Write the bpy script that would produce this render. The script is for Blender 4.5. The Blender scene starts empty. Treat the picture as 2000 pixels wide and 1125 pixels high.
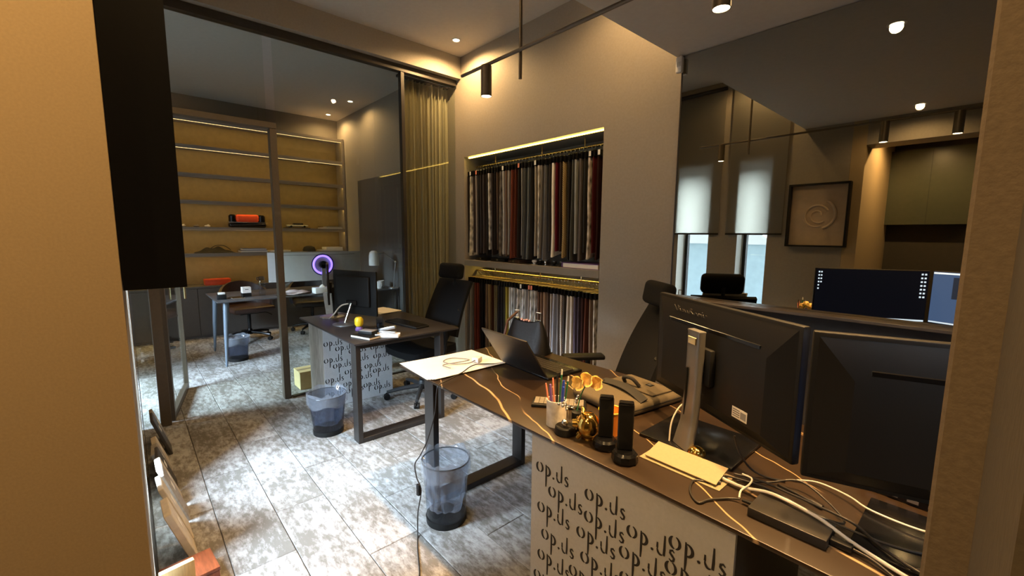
import bpy, bmesh, math, random
from mathutils import Vector, Matrix, Euler
random.seed(7)
S = bpy.context.scene
COL = S.collection
PI = math.pi

# ------------------------------------------------------------------ camera, world, exposure
PITCH, ROLL, YAW, FPX = math.radians(7.066), math.radians(0.451), math.radians(41.761), 843.37
fw = Vector((-math.cos(YAW)*math.cos(PITCH), math.sin(YAW)*math.cos(PITCH), -math.sin(PITCH)))
rt = fw.cross(Vector((0, 0, 1))).normalized(); up = rt.cross(fw)
c_, s_ = math.cos(ROLL), math.sin(ROLL)
rt, up = c_*rt + s_*up, -s_*rt + c_*up
cam_d = bpy.data.cameras.new('camera'); cam = bpy.data.objects.new('camera', cam_d); COL.objects.link(cam)
cam_d.sensor_width = 36; cam_d.lens = FPX/2000*36; cam_d.clip_start = 0.02; cam_d.clip_end = 200
M = Matrix.Identity(4)
for i in range(3):
    M[i][0], M[i][1], M[i][2] = rt[i], up[i], -fw[i]
M[2][3] = 1.5
cam.matrix_world = M
S.camera = cam

W = bpy.data.worlds.new('sky'); S.world = W; W.use_nodes = True
SKY = 4.5
bgn = W.node_tree.nodes['Background']; bgn.inputs[0].default_value = (0.70, 0.84, 1.0, 1); bgn.inputs[1].default_value = SKY
S.view_settings.view_transform = 'Standard'; S.view_settings.look = 'None'
S.view_settings.exposure = 0.0; S.view_settings.gamma = 1.0; S.view_settings.use_curve_mapping = False
sd = bpy.data.lights.new('daylight', 'SUN'); sd.energy = 70.0; sd.angle = math.radians(56); sd.color = (.68, .84, 1.0)
so = bpy.data.objects.new('daylight', sd); COL.objects.link(so); so.location = (0, -8, 8)
so.rotation_euler = Vector((-.16, .78, -.62)).to_track_quat('-Z', 'Y').to_euler()
WARM = (1.0, 0.62, 0.26); WARM2 = (1.0, 0.58, 0.22)
K_DOWN, K_TRACK, K_LED = 50.0, 140.0, 9.0

# ------------------------------------------------------------------ materials
def hexc(h):
    h = h.lstrip('#'); v = [int(h[i:i+2], 16)/255 for i in (0, 2, 4)]
    return tuple(x/12.92 if x <= .04045 else ((x+.055)/1.055)**2.4 for x in v)
MATS = {}
def mat(name, col, rough=.5, metal=0, noise=0, scale=20, bump=0, emit=None, estr=0, spec=.5, stretch=(1, 1, 1), trans=0):
    if name in MATS: return MATS[name]
    if isinstance(col, str): col = hexc(col)
    m = bpy.data.materials.new(name); m.use_nodes = True; MATS[name] = m
    nt = m.node_tree; b = nt.nodes['Principled BSDF']
    b.inputs['Base Color'].default_value = (*col, 1); b.inputs['Roughness'].default_value = rough
    b.inputs['Metallic'].default_value = metal; b.inputs['Specular IOR Level'].default_value = spec
    if trans: b.inputs['Transmission Weight'].default_value = trans
    if emit:
        b.inputs['Emission Color'].default_value = (*emit, 1); b.inputs['Emission Strength'].default_value = estr
    if noise or bump:
        tc = nt.nodes.new('ShaderNodeTexCoord'); mp = nt.nodes.new('ShaderNodeMapping'); n = nt.nodes.new('ShaderNodeTexNoise')
        mp.inputs['Scale'].default_value = stretch
        nt.links.new(tc.outputs['Object'], mp.inputs[0]); nt.links.new(mp.outputs[0], n.inputs['Vector'])
        n.inputs['Scale'].default_value = scale; n.inputs['Detail'].default_value = 5
        if noise:
            r = nt.nodes.new('ShaderNodeValToRGB')
            r.color_ramp.elements[0].position = .3; r.color_ramp.elements[1].position = .7
            r.color_ramp.elements[0].color = (*[x*(1-noise) for x in col], 1); r.color_ramp.elements[1].color = (*[min(1, x*(1+noise)) for x in col], 1)
            nt.links.new(n.outputs['Fac'], r.inputs[0]); nt.links.new(r.outputs[0], b.inputs['Base Color'])
        if bump:
            bp = nt.nodes.new('ShaderNodeBump'); bp.inputs['Strength'].default_value = bump; bp.inputs['Distance'].default_value = .01
            nt.links.new(n.outputs['Fac'], bp.inputs['Height']); nt.links.new(bp.outputs[0], b.inputs['Normal'])
    return m
WALL = mat('wall_paint', (0.30, 0.265, 0.22), .75, noise=.05, scale=60, bump=.05)
CEIL = mat('ceiling_paint', (0.50, 0.465, 0.42), .8, noise=.03, scale=30)
BEAM = WALL
JAMB = mat('jamb_paint', (0.42, 0.31, 0.17), .8, noise=.05, scale=260, bump=.04)
DARKWALL = mat('dark_wall', (0.035, 0.032, 0.03), .6, noise=.05, scale=40)
DARKMETAL = mat('dark_metal', (0.035, 0.030, 0.027), .4, metal=.3, noise=.08, scale=60)
BRONZE = mat('bronze_frame', (0.12, 0.097, 0.072), .45, metal=.4, noise=.06, scale=50)
BLACK = mat('black_plastic', (0.007, 0.007, 0.007), .5, noise=.1, scale=120, spec=.3)
BLACKG = mat('black_gloss', (0.005, 0.005, 0.006), .2, noise=.05, scale=50)
MESHB = mat('black_mesh', (0.0065, 0.0065, 0.007), .85, noise=.3, scale=500, bump=.2, spec=.2)
CHROME = mat('chrome', (.75, .75, .74), .18, metal=1, noise=.03, scale=40)
SILVER = mat('silver_metal', (.55, .56, .58), .32, metal=.9, noise=.04, scale=60)
WHITE = mat('white_plastic', (.72, .71, .69), .45, noise=.04, scale=40)
PAPER = mat('paper', (.82, .79, .72), .8, noise=.03, scale=15)
PEDGREY = mat('pedestal_grey', (.42, .425, .43), .55, noise=.04, scale=80)
PEDSIDE = mat('pedestal_side', (.30, .27, .23), .8, noise=.25, scale=25, stretch=(1, 1, .35))
CUT = mat('cutout_dark', (.012, .010, .009), .8, noise=.1, scale=40)
CABGREY = mat('cabinet_grey', (.13, .12, .11), .5, noise=.05, scale=30)
SHELFM = mat('shelf_board', (.26, .22, .18), .55, noise=.1, scale=12, stretch=(4, .3, 4))
SHELFB = mat('shelf_backing', (.25, .185, .085), .6, noise=.08, scale=15)
LEATHER = mat('brown_leather', (.055, .028, .020), .38, noise=.2, scale=60, bump=.15)
FARDESK = mat('far_desk_top', (.055, .055, .058), .35, noise=.08, scale=40)
GOLD = mat('gold', (.85, .55, .14), .12, metal=1, noise=.03, scale=30)
BRASS = mat('brass', (.75, .58, .30), .25, metal=1, noise=.05, scale=60)
ORANGE = mat('orange', (.80, .26, .03), .5, noise=.06, scale=40)
REDOR = mat('red_orange', (.85, .09, .02), .5, noise=.06, scale=40)
YELLOW = mat('yellow', (.85, .60, .02), .45, noise=.05, scale=40)
GREEN = mat('green', (.02, .16, .07), .5, noise=.05, scale=40)
BLUE = mat('blue', (.02, .06, .45), .4, noise=.05, scale=40)
CORAL = mat('coral', (.80, .25, .16), .5, noise=.05, scale=40)
PURPLE = mat('purple', (.18, .10, .32), .4, noise=.05, scale=40)
BAGM = mat('bag_fabric', (.085, .066, .040), .85, noise=.15, scale=300, bump=.2)
BAGD = mat('bag_strap', (.014, .012, .010), .7, noise=.2, scale=200)
CABLEB = mat('cable_black', (.02, .017, .015), .45, noise=.1, scale=60)
CABLEW = mat('cable_white', (.62, .58, .50), .5, noise=.05, scale=60)
BEIGE = mat('beige_lid', (.34, .27, .16), .5, noise=.04, scale=120, bump=.05)
STONE1 = mat('stone_pale', (.60, .53, .42), .6, noise=.12, scale=25, bump=.1)
STONE2 = mat('stone_grey', (.34, .31, .27), .6, noise=.2, scale=35, bump=.1)
STONE3 = mat('stone_dark', (.05, .045, .04), .5, noise=.2, scale=30)
WOODR = mat('red_wood', (.18, .045, .015), .45, noise=.3, scale=18, stretch=(1, 6, 1))
WOODP = mat('pale_wood', (.60, .43, .20), .55, noise=.12, scale=18, stretch=(1, 8, 1))
FLOWER = mat('flower_petal', (.85, .58, .18), .6, noise=.2, scale=60)
CURTAIN = mat('curtain_cloth', (.42, .38, .28), .9, noise=.1, scale=200)
ARTPAPER = mat('art_paper', (.56, .44, .33), .8, noise=.05, scale=20)
LED = mat('led_warm', (1, .8, .4), .5, emit=(1.0, .70, .22), estr=K_LED)
LEDY = mat('led_yellow', (1, .8, .4), .5, emit=(1.0, .70, .14), estr=K_LED*1.7)
LENS = mat('lamp_lens', (1, .9, .7), .5, emit=(1.0, .82, .52), estr=40)
RING = mat('ring_purple', (.3, .2, .9), .4, emit=(.22, .13, 1.0), estr=3.0)
DASH = mat('blue_led', (.1, .1, .9), .4, emit=(.1, .08, 1.0), estr=1.2)

def glass_mat(name, tint, refl=1.0, ior=1.5):
    m = bpy.data.materials.new(name); m.use_nodes = True; nt = m.node_tree; nt.nodes.clear()
    o = nt.nodes.new('ShaderNodeOutputMaterial'); mx = nt.nodes.new('ShaderNodeMixShader'); t = nt.nodes.new('ShaderNodeBsdfTransparent'); g = nt.nodes.new('ShaderNodeBsdfGlossy'); f = nt.nodes.new('ShaderNodeFresnel')
    n = nt.nodes.new('ShaderNodeTexNoise'); r = nt.nodes.new('ShaderNodeMapRange'); n.inputs['Scale'].default_value = 3
    r.inputs['To Min'].default_value = 0.0; r.inputs['To Max'].default_value = 0.012
    nt.links.new(n.outputs['Fac'], r.inputs['Value']); nt.links.new(r.outputs[0], g.inputs['Roughness'])
    t.inputs[0].default_value = (*tint, 1); g.inputs[0].default_value = (refl, refl, refl, 1); f.inputs[0].default_value = ior
    ge = nt.nodes.new('ShaderNodeNewGeometry'); k1 = nt.nodes.new('ShaderNodeMath'); k1.operation = 'SUBTRACT'; k1.inputs[0].default_value = 1; k2 = nt.nodes.new('ShaderNodeMath'); k2.operation = 'MULTIPLY'
    nt.links.new(ge.outputs['Backfacing'], k1.inputs[1]); nt.links.new(f.outputs[0], k2.inputs[0]); nt.links.new(k1.outputs[0], k2.inputs[1])
    nt.links.new(k2.outputs[0], mx.inputs[0]); nt.links.new(t.outputs[0], mx.inputs[1]); nt.links.new(g.outputs[0], mx.inputs[2]); nt.links.new(mx.outputs[0], o.inputs[0])
    return m
GLASS = glass_mat('partition_glass', (.93, .95, .92), 1.0, 1.45)
WGLASS = glass_mat('window_glass', (.97, .99, 1.0), .6)
CLEAR = glass_mat('clear_plastic', (.88, .91, .95), .9)
SMOKE = glass_mat('smoke_plastic', (.60, .63, .70), .9)
def film_mat(name, tint, dif, amt, ior=1.5):
    m = glass_mat(name, tint, 1.0, ior); nt = m.node_tree; N = nt.nodes; L = nt.links
    o = [n for n in N if n.type == 'OUTPUT_MATERIAL'][0]; src = o.inputs[0].links[0].from_node
    d = N.new('ShaderNodeBsdfDiffuse'); t = N.new('ShaderNodeBsdfTranslucent'); a = N.new('ShaderNodeMixShader'); b = N.new('ShaderNodeMixShader')
    d.inputs[0].default_value = (*dif, 1); t.inputs[0].default_value = (*dif, 1); a.inputs[0].default_value = .5; b.inputs[0].default_value = amt
    L.new(d.outputs[0], a.inputs[1]); L.new(t.outputs[0], a.inputs[2]); L.new(src.outputs[0], b.inputs[1]); L.new(a.outputs[0], b.inputs[2]); L.new(b.outputs[0], o.inputs[0])
    return m
BAGFILM = film_mat('bin_liner_film', (.95, .96, .98), (.55, .60, .68), .22)

def mirror_mat():
    m = bpy.data.materials.new('dark_mirror'); m.use_nodes = True; nt = m.node_tree; b = nt.nodes['Principled BSDF']
    b.inputs['Base Color'].default_value = (.42, .42, .38, 1); b.inputs['Metallic'].default_value = 1
    n = nt.nodes.new('ShaderNodeTexNoise'); n.inputs['Scale'].default_value = 2; r = nt.nodes.new('ShaderNodeMapRange')
    r.inputs['To Min'].default_value = .0; r.inputs['To Max'].default_value = .02
    nt.links.new(n.outputs['Fac'], r.inputs['Value']); nt.links.new(r.outputs[0], b.inputs['Roughness']); return m
MIRROR = mirror_mat()

def marble_mat():
    m = bpy.data.materials.new('brown_marble'); m.use_nodes = True; nt = m.node_tree; N = nt.nodes; L = nt.links; b = N['Principled BSDF']
    tc = N.new('ShaderNodeTexCoord')
    def vein(rot, scale, dist, lo, off, seed):
        mp = N.new('ShaderNodeMapping'); mp.inputs['Rotation'].default_value = (0, 0, math.radians(rot)); mp.inputs['Location'].default_value = (off, seed, 0); L.new(tc.outputs['Object'], mp.inputs[0])
        w = N.new('ShaderNodeTexWave'); w.inputs['Scale'].default_value = scale; w.inputs['Distortion'].default_value = dist; w.inputs['Detail'].default_value = 4; w.inputs['Detail Scale'].default_value = .9; w.bands_direction = 'X'
        L.new(mp.outputs[0], w.inputs['Vector'])
        r = N.new('ShaderNodeMapRange'); r.inputs['From Min'].default_value = lo; r.inputs['From Max'].default_value = 1.0; L.new(w.outputs['Fac'], r.inputs['Value'])
        n2 = N.new('ShaderNodeTexNoise'); n2.inputs['Scale'].default_value = 2.3; L.new(mp.outputs[0], n2.inputs['Vector'])
        r2 = N.new('ShaderNodeMapRange'); r2.inputs['From Min'].default_value = .36; r2.inputs['From Max'].default_value = .50; L.new(n2.outputs['Fac'], r2.inputs['Value'])
        mu = N.new('ShaderNodeMath'); mu.operation = 'MULTIPLY'; L.new(r.outputs[0], mu.inputs[0]); L.new(r2.outputs[0], mu.inputs[1]); return mu
    a = vein(-73, .62, 3.2, .9985, .35, 3.1); c = vein(-62, .95, 4.2, .9990, 1.4, 7.7)
    mx = N.new('ShaderNodeMath'); mx.operation = 'MAXIMUM'; L.new(a.outputs[0], mx.inputs[0]); L.new(c.outputs[0], mx.inputs[1])
    nz = N.new('ShaderNodeTexNoise'); nz.inputs['Scale'].default_value = 9; nz.inputs['Detail'].default_value = 5; L.new(tc.outputs['Object'], nz.inputs['Vector'])
    r3 = N.new('ShaderNodeValToRGB'); r3.color_ramp.elements[0].color = (.021, .0125, .007, 1); r3.color_ramp.elements[1].color = (.038, .023, .013, 1); L.new(nz.outputs['Fac'], r3.inputs[0])
    m2 = N.new('ShaderNodeMixRGB'); m2.inputs[2].default_value = (.50, .33, .17, 1); L.new(mx.outputs[0], m2.inputs[0]); L.new(r3.outputs[0], m2.inputs[1])
    L.new(m2.outputs[0], b.inputs['Base Color']); b.inputs['Roughness'].default_value = .34; b.inputs['Specular IOR Level'].default_value = .4
    return m
MARBLE = marble_mat()
DESK2M = mat('dark_desk_top', (.030, .026, .026), .34, noise=.12, scale=10)

def carpet_mat():
    m = bpy.data.materials.new('carpet_plank'); m.use_nodes = True; nt = m.node_tree; N = nt.nodes; L = nt.links; b = N['Principled BSDF']
    tc = N.new('ShaderNodeTexCoord'); oi = N.new('ShaderNodeObjectInfo')
    ad = N.new('ShaderNodeVectorMath'); ad.operation = 'MULTIPLY_ADD'
    cx = N.new('ShaderNodeCombineXYZ'); L.new(oi.outputs['Random'], cx.inputs[0]); L.new(oi.outputs['Random'], cx.inputs[2])
    ad.inputs[1].default_value = (37, 37, 37); L.new(cx.outputs[0], ad.inputs[0]); L.new(tc.outputs['Object'], ad.inputs[2])
    mp = N.new('ShaderNodeMapping'); mp.inputs['Scale'].default_value = (.45, 1.0, 1); L.new(ad.outputs[0], mp.inputs[0])
    n1 = N.new('ShaderNodeTexNoise'); n1.inputs['Scale'].default_value = 34; n1.inputs['Detail'].default_value = 6; n1.inputs['Roughness'].default_value = .7; L.new(mp.outputs[0], n1.inputs['Vector'])
    n2 = N.new('ShaderNodeTexNoise'); n2.inputs['Scale'].default_value = 5; n2.inputs['Detail'].default_value = 3; L.new(mp.outputs[0], n2.inputs['Vector'])
    a = N.new('ShaderNodeMath'); a.operation = 'ADD'; L.new(n1.outputs['Fac'], a.inputs[0])
    sc = N.new('ShaderNodeMath'); sc.operation = 'MULTIPLY'; sc.inputs[1].default_value = .55; L.new(n2.outputs['Fac'], sc.inputs[0]); L.new(sc.outputs[0], a.inputs[1])
    r = N.new('ShaderNodeValToRGB'); e = r.color_ramp.elements; e[0].position = .68; e[0].color = (.195, .183, .165, 1); e[1].position = .92; e[1].color = (.45, .45, .445, 1)
    L.new(a.outputs[0], r.inputs[0])
    hv = N.new('ShaderNodeMixRGB'); hv.blend_type = 'MULTIPLY'; hv.inputs[0].default_value = .16; L.new(r.outputs[0], hv.inputs[1])
    cc = N.new('ShaderNodeCombineXYZ')
    for k in range(3): L.new(oi.outputs['Random'], cc.inputs[k])
    L.new(cc.outputs[0], hv.inputs[2]); L.new(hv.outputs[0], b.inputs['Base Color'])
    b.inputs['Roughness'].default_value = .92; b.inputs['Specular IOR Level'].default_value = .2
    bp = N.new('ShaderNodeBump'); bp.inputs['Strength'].default_value = .35; bp.inputs['Distance'].default_value = .004; L.new(n1.outputs['Fac'], bp.inputs['Height']); L.new(bp.outputs[0], b.inputs['Normal'])
    return m
CARPET = carpet_mat()

def blind_mat():
    m = bpy.data.materials.new('blind_cloth'); m.use_nodes = True; nt = m.node_tree; N = nt.nodes; L = nt.links; N.clear()
    o = N.new('ShaderNodeOutputMaterial'); mx = N.new('ShaderNodeMixShader'); d = N.new('ShaderNodeBsdfDiffuse'); t = N.new('ShaderNodeBsdfTranslucent')
    n = N.new('ShaderNodeTexNoise'); n.inputs['Scale'].default_value = 300; r = N.new('ShaderNodeValToRGB')
    r.color_ramp.elements[0].color = (.50, .48, .44, 1); r.color_ramp.elements[1].color = (.62, .60, .56, 1)
    L.new(n.outputs['Fac'], r.inputs[0]); L.new(r.outputs[0], d.inputs[0]); L.new(r.outputs[0], t.inputs[0])
    mx.inputs[0].default_value = .80; L.new(d.outputs[0], mx.inputs[1]); L.new(t.outputs[0], mx.inputs[2]); L.new(mx.outputs[0], o.inputs[0]); return m
BLIND = blind_mat()

def cloth_mat(name, col, kind):
    m = bpy.data.materials.new(name); m.use_nodes = True; nt = m.node_tree; N = nt.nodes; L = nt.links; b = N['Principled BSDF']
    b.inputs['Roughness'].default_value = .9; b.inputs['Specular IOR Level'].default_value = .15
    tc = N.new('ShaderNodeTexCoord'); mp = N.new('ShaderNodeMapping'); L.new(tc.outputs['Object'], mp.inputs[0])
    r = N.new('ShaderNodeValToRGB'); e = r.color_ramp.elements
    lo, hi = (.72, 1.2) if kind == 'plain' else ((.30, 1.35) if kind != 'print' else (.15, 1.5))
    e[0].color = (*[x*lo for x in col], 1); e[1].color = (*[min(1, x*hi) for x in col], 1)
    if kind == 'weave':
        t = N.new('ShaderNodeTexWave'); t.inputs['Scale'].default_value = 34; t.inputs['Distortion'].default_value = 2; t.bands_direction = 'DIAGONAL'
    elif kind == 'print':
        t = N.new('ShaderNodeTexVoronoi'); t.inputs['Scale'].default_value = 26; mp.inputs['Scale'].default_value = (1, 1, .7)
    else:
        t = N.new('ShaderNodeTexNoise'); t.inputs['Scale'].default_value = 45; mp.inputs['Scale'].default_value = (1, 1, .25)
    L.new(mp.outputs[0], t.inputs['Vector']); L.new(t.outputs[0], r.inputs[0]); L.new(r.outputs[0], b.inputs['Base Color'])
    return m

# ------------------------------------------------------------------ mesh helpers
class B:
    def __init__(s): s.bm = bmesh.new()
    def box(s, x0, x1, y0, y1, z0, z1, bev=0, seg=2):
        r = bmesh.ops.create_cube(s.bm, size=1); v = r['verts']
        bmesh.ops.scale(s.bm, vec=(abs(x1-x0), abs(y1-y0), abs(z1-z0)), verts=v)
        bmesh.ops.translate(s.bm, vec=((x0+x1)/2, (y0+y1)/2, (z0+z1)/2), verts=v)
        if bev:
            ed = list({e for q in v for e in q.link_edges})
            bmesh.ops.bevel(s.bm, geom=ed, offset=bev, segments=seg, profile=.5, affect='EDGES')
        return s
    def obox(s, c, ax, ay, az, hx, hy, hz, bev=0, seg=2):
        """oriented box: centre, axes, half sizes"""
        b = B().box(-hx, hx, -hy, hy, -hz, hz, bev, seg)
        m = Matrix((Vector(ax).normalized(), Vector(ay).normalized(), Vector(az).normalized())).transposed().to_4x4(); m.translation = Vector(c)
        s.add(b, m); return s
    def add(s, other, m=Matrix.Identity(4)):
        me = bpy.data.meshes.new('tmp'); other.bm.to_mesh(me); me.transform(m); s.bm.from_mesh(me); bpy.data.meshes.remove(me); other.bm.free(); return s
    def cyl(s, p0, p1, r0, r1=None, n=16, cap=True):
        r1 = r0 if r1 is None else r1
        return s.loft([Vector(p0), Vector(p1)], [r0, r1], n, cap)
    def loft(s, pts, rad, n=10, cap=True):
        pts = [Vector(p) for p in pts]; rings = []; prev = None
        for i, p in enumerate(pts):
            d = (pts[min(i+1, len(pts)-1)] - pts[max(i-1, 0)]).normalized()
            if prev is None:
                a = Vector((0, 0, 1)) if abs(d.z) < .9 else Vector((1, 0, 0))
                u = d.cross(a).normalized()
            else:
                u = prev - d*prev.dot(d); u = u.normalized()
            prev = u; w = d.cross(u); r = rad[i] if isinstance(rad, (list, tuple)) else rad
            rings.append([s.bm.verts.new(p + (u*math.cos(2*PI*k/n) + w*math.sin(2*PI*k/n))*r) for k in range(n)])
        for a, b in zip(rings, rings[1:]):
            for k in range(n): s.bm.faces.new((a[k], a[(k+1) % n], b[(k+1) % n], b[k]))
        if cap:
            s.bm.faces.new(list(reversed(rings[0]))); s.bm.faces.new(rings[-1])
        return s
    def tube(s, pts, r, n=8, sub=6):
        P = [Vector(p) for p in pts]; out = []
        for i in range(len(P)-1):
            p0, p1, p2, p3 = P[max(i-1, 0)], P[i], P[i+1], P[min(i+2, len(P)-1)]
            for k in range(sub):
                t = k/sub
                out.append(.5*((2*p1) + (-p0+p2)*t + (2*p0-5*p1+4*p2-p3)*t*t + (-p0+3*p1-3*p2+p3)*t**3))
        out.append(P[-1]); return s.loft(out, r, n)
    def lathe(s, prof, c=(0, 0, 0), n=28, sx=1, sy=1):
        c = Vector(c); rings = []
        for r, z in prof:
            if r < 1e-5: rings.append([s.bm.verts.new(c+Vector((0, 0, z)))])
            else: rings.append([s.bm.verts.new(c+Vector((sx*r*math.cos(2*PI*k/n), sy*r*math.sin(2*PI*k/n), z))) for k in range(n)])
        for a, b in zip(rings, rings[1:]):
            for k in range(n):
                if len(a) == 1 and len(b) == 1: continue
                if len(a) == 1: s.bm.faces.new((a[0], b[(k+1) % n], b[k]))
                elif len(b) == 1: s.bm.faces.new((a[k], a[(k+1) % n], b[0]))
                else: s.bm.faces.new((a[k], a[(k+1) % n], b[(k+1) % n], b[k]))
        return s
    def grid(s, f, nu, nv, thick=0):
        """f(u,v)->point; optional solid thickness along normals"""
        g = [[s.bm.verts.new(Vector(f(i/nu, j/nv))) for j in range(nv+1)] for i in range(nu+1)]
        fs = [s.bm.faces.new((g[i][j], g[i+1][j], g[i+1][j+1], g[i][j+1])) for i in range(nu) for j in range(nv)]
        if thick:
            s.bm.normal_update(); bmesh.ops.solidify(s.bm, geom=fs, thickness=thick)
        return s
    def sphere(s, c, r, sc=(1, 1, 1), n=20):
        q = bmesh.ops.create_uvsphere(s.bm, u_segments=n, v_segments=max(8, n//2), radius=r)['verts']
        bmesh.ops.scale(s.bm, vec=sc, verts=q); bmesh.ops.translate(s.bm, vec=c, verts=q); return s
    def mesh(s, name, m, smooth=None):
        bmesh.ops.recalc_face_normals(s.bm, faces=s.bm.faces)
        me = bpy.data.meshes.new(name); s.bm.to_mesh(me); s.bm.free()
        if m: me.materials.append(m)
        if smooth is not None:
            me.polygons.foreach_set('use_smooth', [True]*len(me.polygons)); me.set_sharp_from_angle(angle=math.radians(smooth))
        return me
    def obj(s, name, m, parent=None, loc=(0, 0, 0), rz=0, smooth=35):
        return mk(name, s.mesh(name, m, smooth), parent, loc, rz)
def mk(name, me, parent=None, loc=(0, 0, 0), rz=0):
    o = bpy.data.objects.new(name, me); COL.objects.link(o); o.location = loc
    o.rotation_euler = rz if isinstance(rz, (tuple, list)) else (0, 0, rz)
    if parent: o.parent = parent
    return o
def tag(o, label=None, cat=None, group=None, kind=None):
    if label: o['label'] = label
    if cat: o['category'] = cat
    if group: o['group'] = group
    if kind: o['kind'] = kind
    return o
def thing(name, label, cat, loc=(0, 0, 0), rz=0, group=None):
    return tag(mk(name, None, None, loc, rz), label, cat, group)
def struct(name, b, m, label=None, cat=None):
    return tag(b.obj(name, m), label or name.replace('_', ' '), cat or name.split('_')[0], kind='structure')
def light(kind, name, loc, energy, col, parent=None, size=.05, spot=None, blend=.6, rot=(0, 0, 0)):
    d = bpy.data.lights.new(name, kind); d.energy = energy; d.color = col
    if kind == 'SPOT': d.spot_size = math.radians(spot); d.spot_blend = blend
    if kind in ('POINT', 'SPOT'): d.shadow_soft_size = size
    o = bpy.data.objects.new(name, d); COL.objects.link(o); o.location = loc; o.rotation_euler = rot
    if parent: o.parent = parent
    return o

# ------------------------------------------------------------------ main dimensions
GX = -4.20            # glass partition plane
YW = 2.88             # rear wall face (fabric niche, mirror)
YF = -0.01            # window wall face
ZH, ZL = 3.41, 2.69   # high and low ceiling
XS = -1.56            # edge of the lowered ceiling
XB = -7.80            # far office rear wall
DZ = 0.74             # desk height
NX0, NX1, NZ0, NZ1, ND = -4.04, -2.155, 0.06, 2.345, 0.40   # niche

# ------------------------------------------------------------------ structure
floor = struct('floor', B().box(-8.1, 2.2, -3.6, 3.5, -.12, -.008), mat('floor_base', (.10, .09, .08), .9, noise=.05), 'carpeted office floor laid in grey planks', 'floor')
pl = [B().box(-.498, .498, -.1235, .1235, -.008, v, .0025, 1).mesh('plank', CARPET) for v in (0.0, -.0008, -.0015)]
row = 0; y = -1.5
while y < 2.9:
    off = (row*.37) % 1.0; x = -7.5 - off
    while x < 1.6:
        if y > -.2 or x < -3.9 or x > -1.2:
            mk('plank', random.choice(pl), floor, (x+.5, y+.125, 0))
        x += 1.0
    y += .25; row += 1

b = B()
b.box(-8.1, NX0, YW, YW+.6, 0, ZH); b.box(NX1, 2.0, YW, YW+.6, 0, ZH); b.box(NX0, NX1, YW, YW+.6, NZ1, ZH)
b.box(NX0, NX1, YW, YW+.6, 0, NZ0); b.box(NX0, NX1, YW+ND, YW+.6, NZ0, NZ1)
struct('wall_back', b, WALL, 'taupe painted rear wall with a recessed niche for fabric samples', 'wall')
WINS = [(-2.98, -2.56), (-2.20, -1.86)]; WZ0, WZ1 = .12, 2.40
b = B(); T = .30
b.box(GX, -2.98, YF-T, YF, 0, ZH); b.box(-2.56, -2.20, YF-T, YF, 0, ZH); b.box(-1.86, -1.121, YF-T, YF, 0, ZH)
for x0, x1 in WINS: b.box(x0, x1, YF-T, YF, 0, WZ0); b.box(x0, x1, YF-T, YF, WZ1, ZH)
b.box(-1.0, .9, YF-T, YF, ZL-.25, ZH)
struct('wall_front', b, WALL, 'window wall with two narrow tall windows and the entrance opening', 'wall')
# entrance side wall (ochre, lit by the corridor lamps)
struct('wall_entrance', B().box(-1.12, -1.0, -1.7, YF, 0, ZH-.02), JAMB, 'ochre side wall of the entrance beside the black framed picture', 'wall')
# right hand jamb and its reveal
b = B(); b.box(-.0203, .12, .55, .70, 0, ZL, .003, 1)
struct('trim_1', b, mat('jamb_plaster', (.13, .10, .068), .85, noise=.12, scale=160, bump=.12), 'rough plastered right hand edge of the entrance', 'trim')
struct('wall_entrance_return', B().box(.010, .12, .16, .548, 0, ZL), mat('jamb_shaded', (.07, .055, .035), .85, noise=.15, scale=120, bump=.12), 'plastered return beside the entrance, coloured darker for its shade', 'wall')  # shade on the return is put into this darker plaster colour
struct('wall_right', B().box(1.62, 1.75, YF, YW, 0, ZL), WALL, 'taupe end wall beyond the entrance', 'wall')
# corridor behind the camera, seen in the mirror
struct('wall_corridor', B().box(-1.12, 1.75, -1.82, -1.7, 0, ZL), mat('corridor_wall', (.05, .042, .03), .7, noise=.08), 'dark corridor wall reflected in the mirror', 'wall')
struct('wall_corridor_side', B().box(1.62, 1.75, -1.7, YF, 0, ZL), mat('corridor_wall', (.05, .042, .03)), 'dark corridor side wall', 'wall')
struct('ceiling_corridor', B().box(-1.12, 1.75, -1.82, YF-T, ZL, ZL+.1), CEIL, 'corridor ceiling', 'ceiling')
struct('ceiling', B().box(GX+.1, XS, YF-T, YW+.6, ZH, ZH+.12).box(-8.1, GX+.1, -1.8, YW+.6, ZH, ZH+.12), CEIL, 'high taupe ceiling of the office', 'ceiling')
struct('ceiling_lowered', B().box(XS, 1.75, YF, YW, ZL, ZH), CEIL, 'lowered taupe ceiling above the mirror', 'ceiling')
struct('trim_2', B().box(GX-.12, GX+.10, YF, YW, 3.185, ZH), BEAM, 'ceiling beam above the glass partition', 'beam')
# far office
struct('wall_left', B().box(XB-.2, XB, -1.6, YW, 0, ZH), mat('far_wall', (.115, .098, .075), .7, noise=.05), 'rear wall of the glazed office behind the shelves', 'wall')
FW = [(-5.40, -4.40)]
b = B(); b.box(XB, -5.40, -1.72, -1.5, 0, ZH); b.box(-4.40, GX, -1.72, -1.5, 0, ZH); b.box(-5.40, -4.40, -1.72, -1.5, 2.3, ZH); b.box(-5.40, -4.40, -1.72, -1.5, 0, .15)
struct('wall_side', b, WALL, 'side wall of the glazed office with a tall window', 'wall')
struct('wall_outer', B().box(GX, GX+.12, -1.72, YF-T-.001, 0, ZH), WALL, 'short wall between the glazed office and the window', 'wall')
struct('trim_3', B().box(-6.92, -4.45, YW-.03, YW-.002, .02, 2.33), mat('grey_panel', (.10, .10, .10), .45, noise=.04), 'dark grey wall panel in the glazed office', 'panel')
struct('trim_4', B().box(-1.525, 1.62, YW-.012, YW-.001, .0, 1.062), DARKWALL, 'dark lower panel under the mirror', 'panel')
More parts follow.
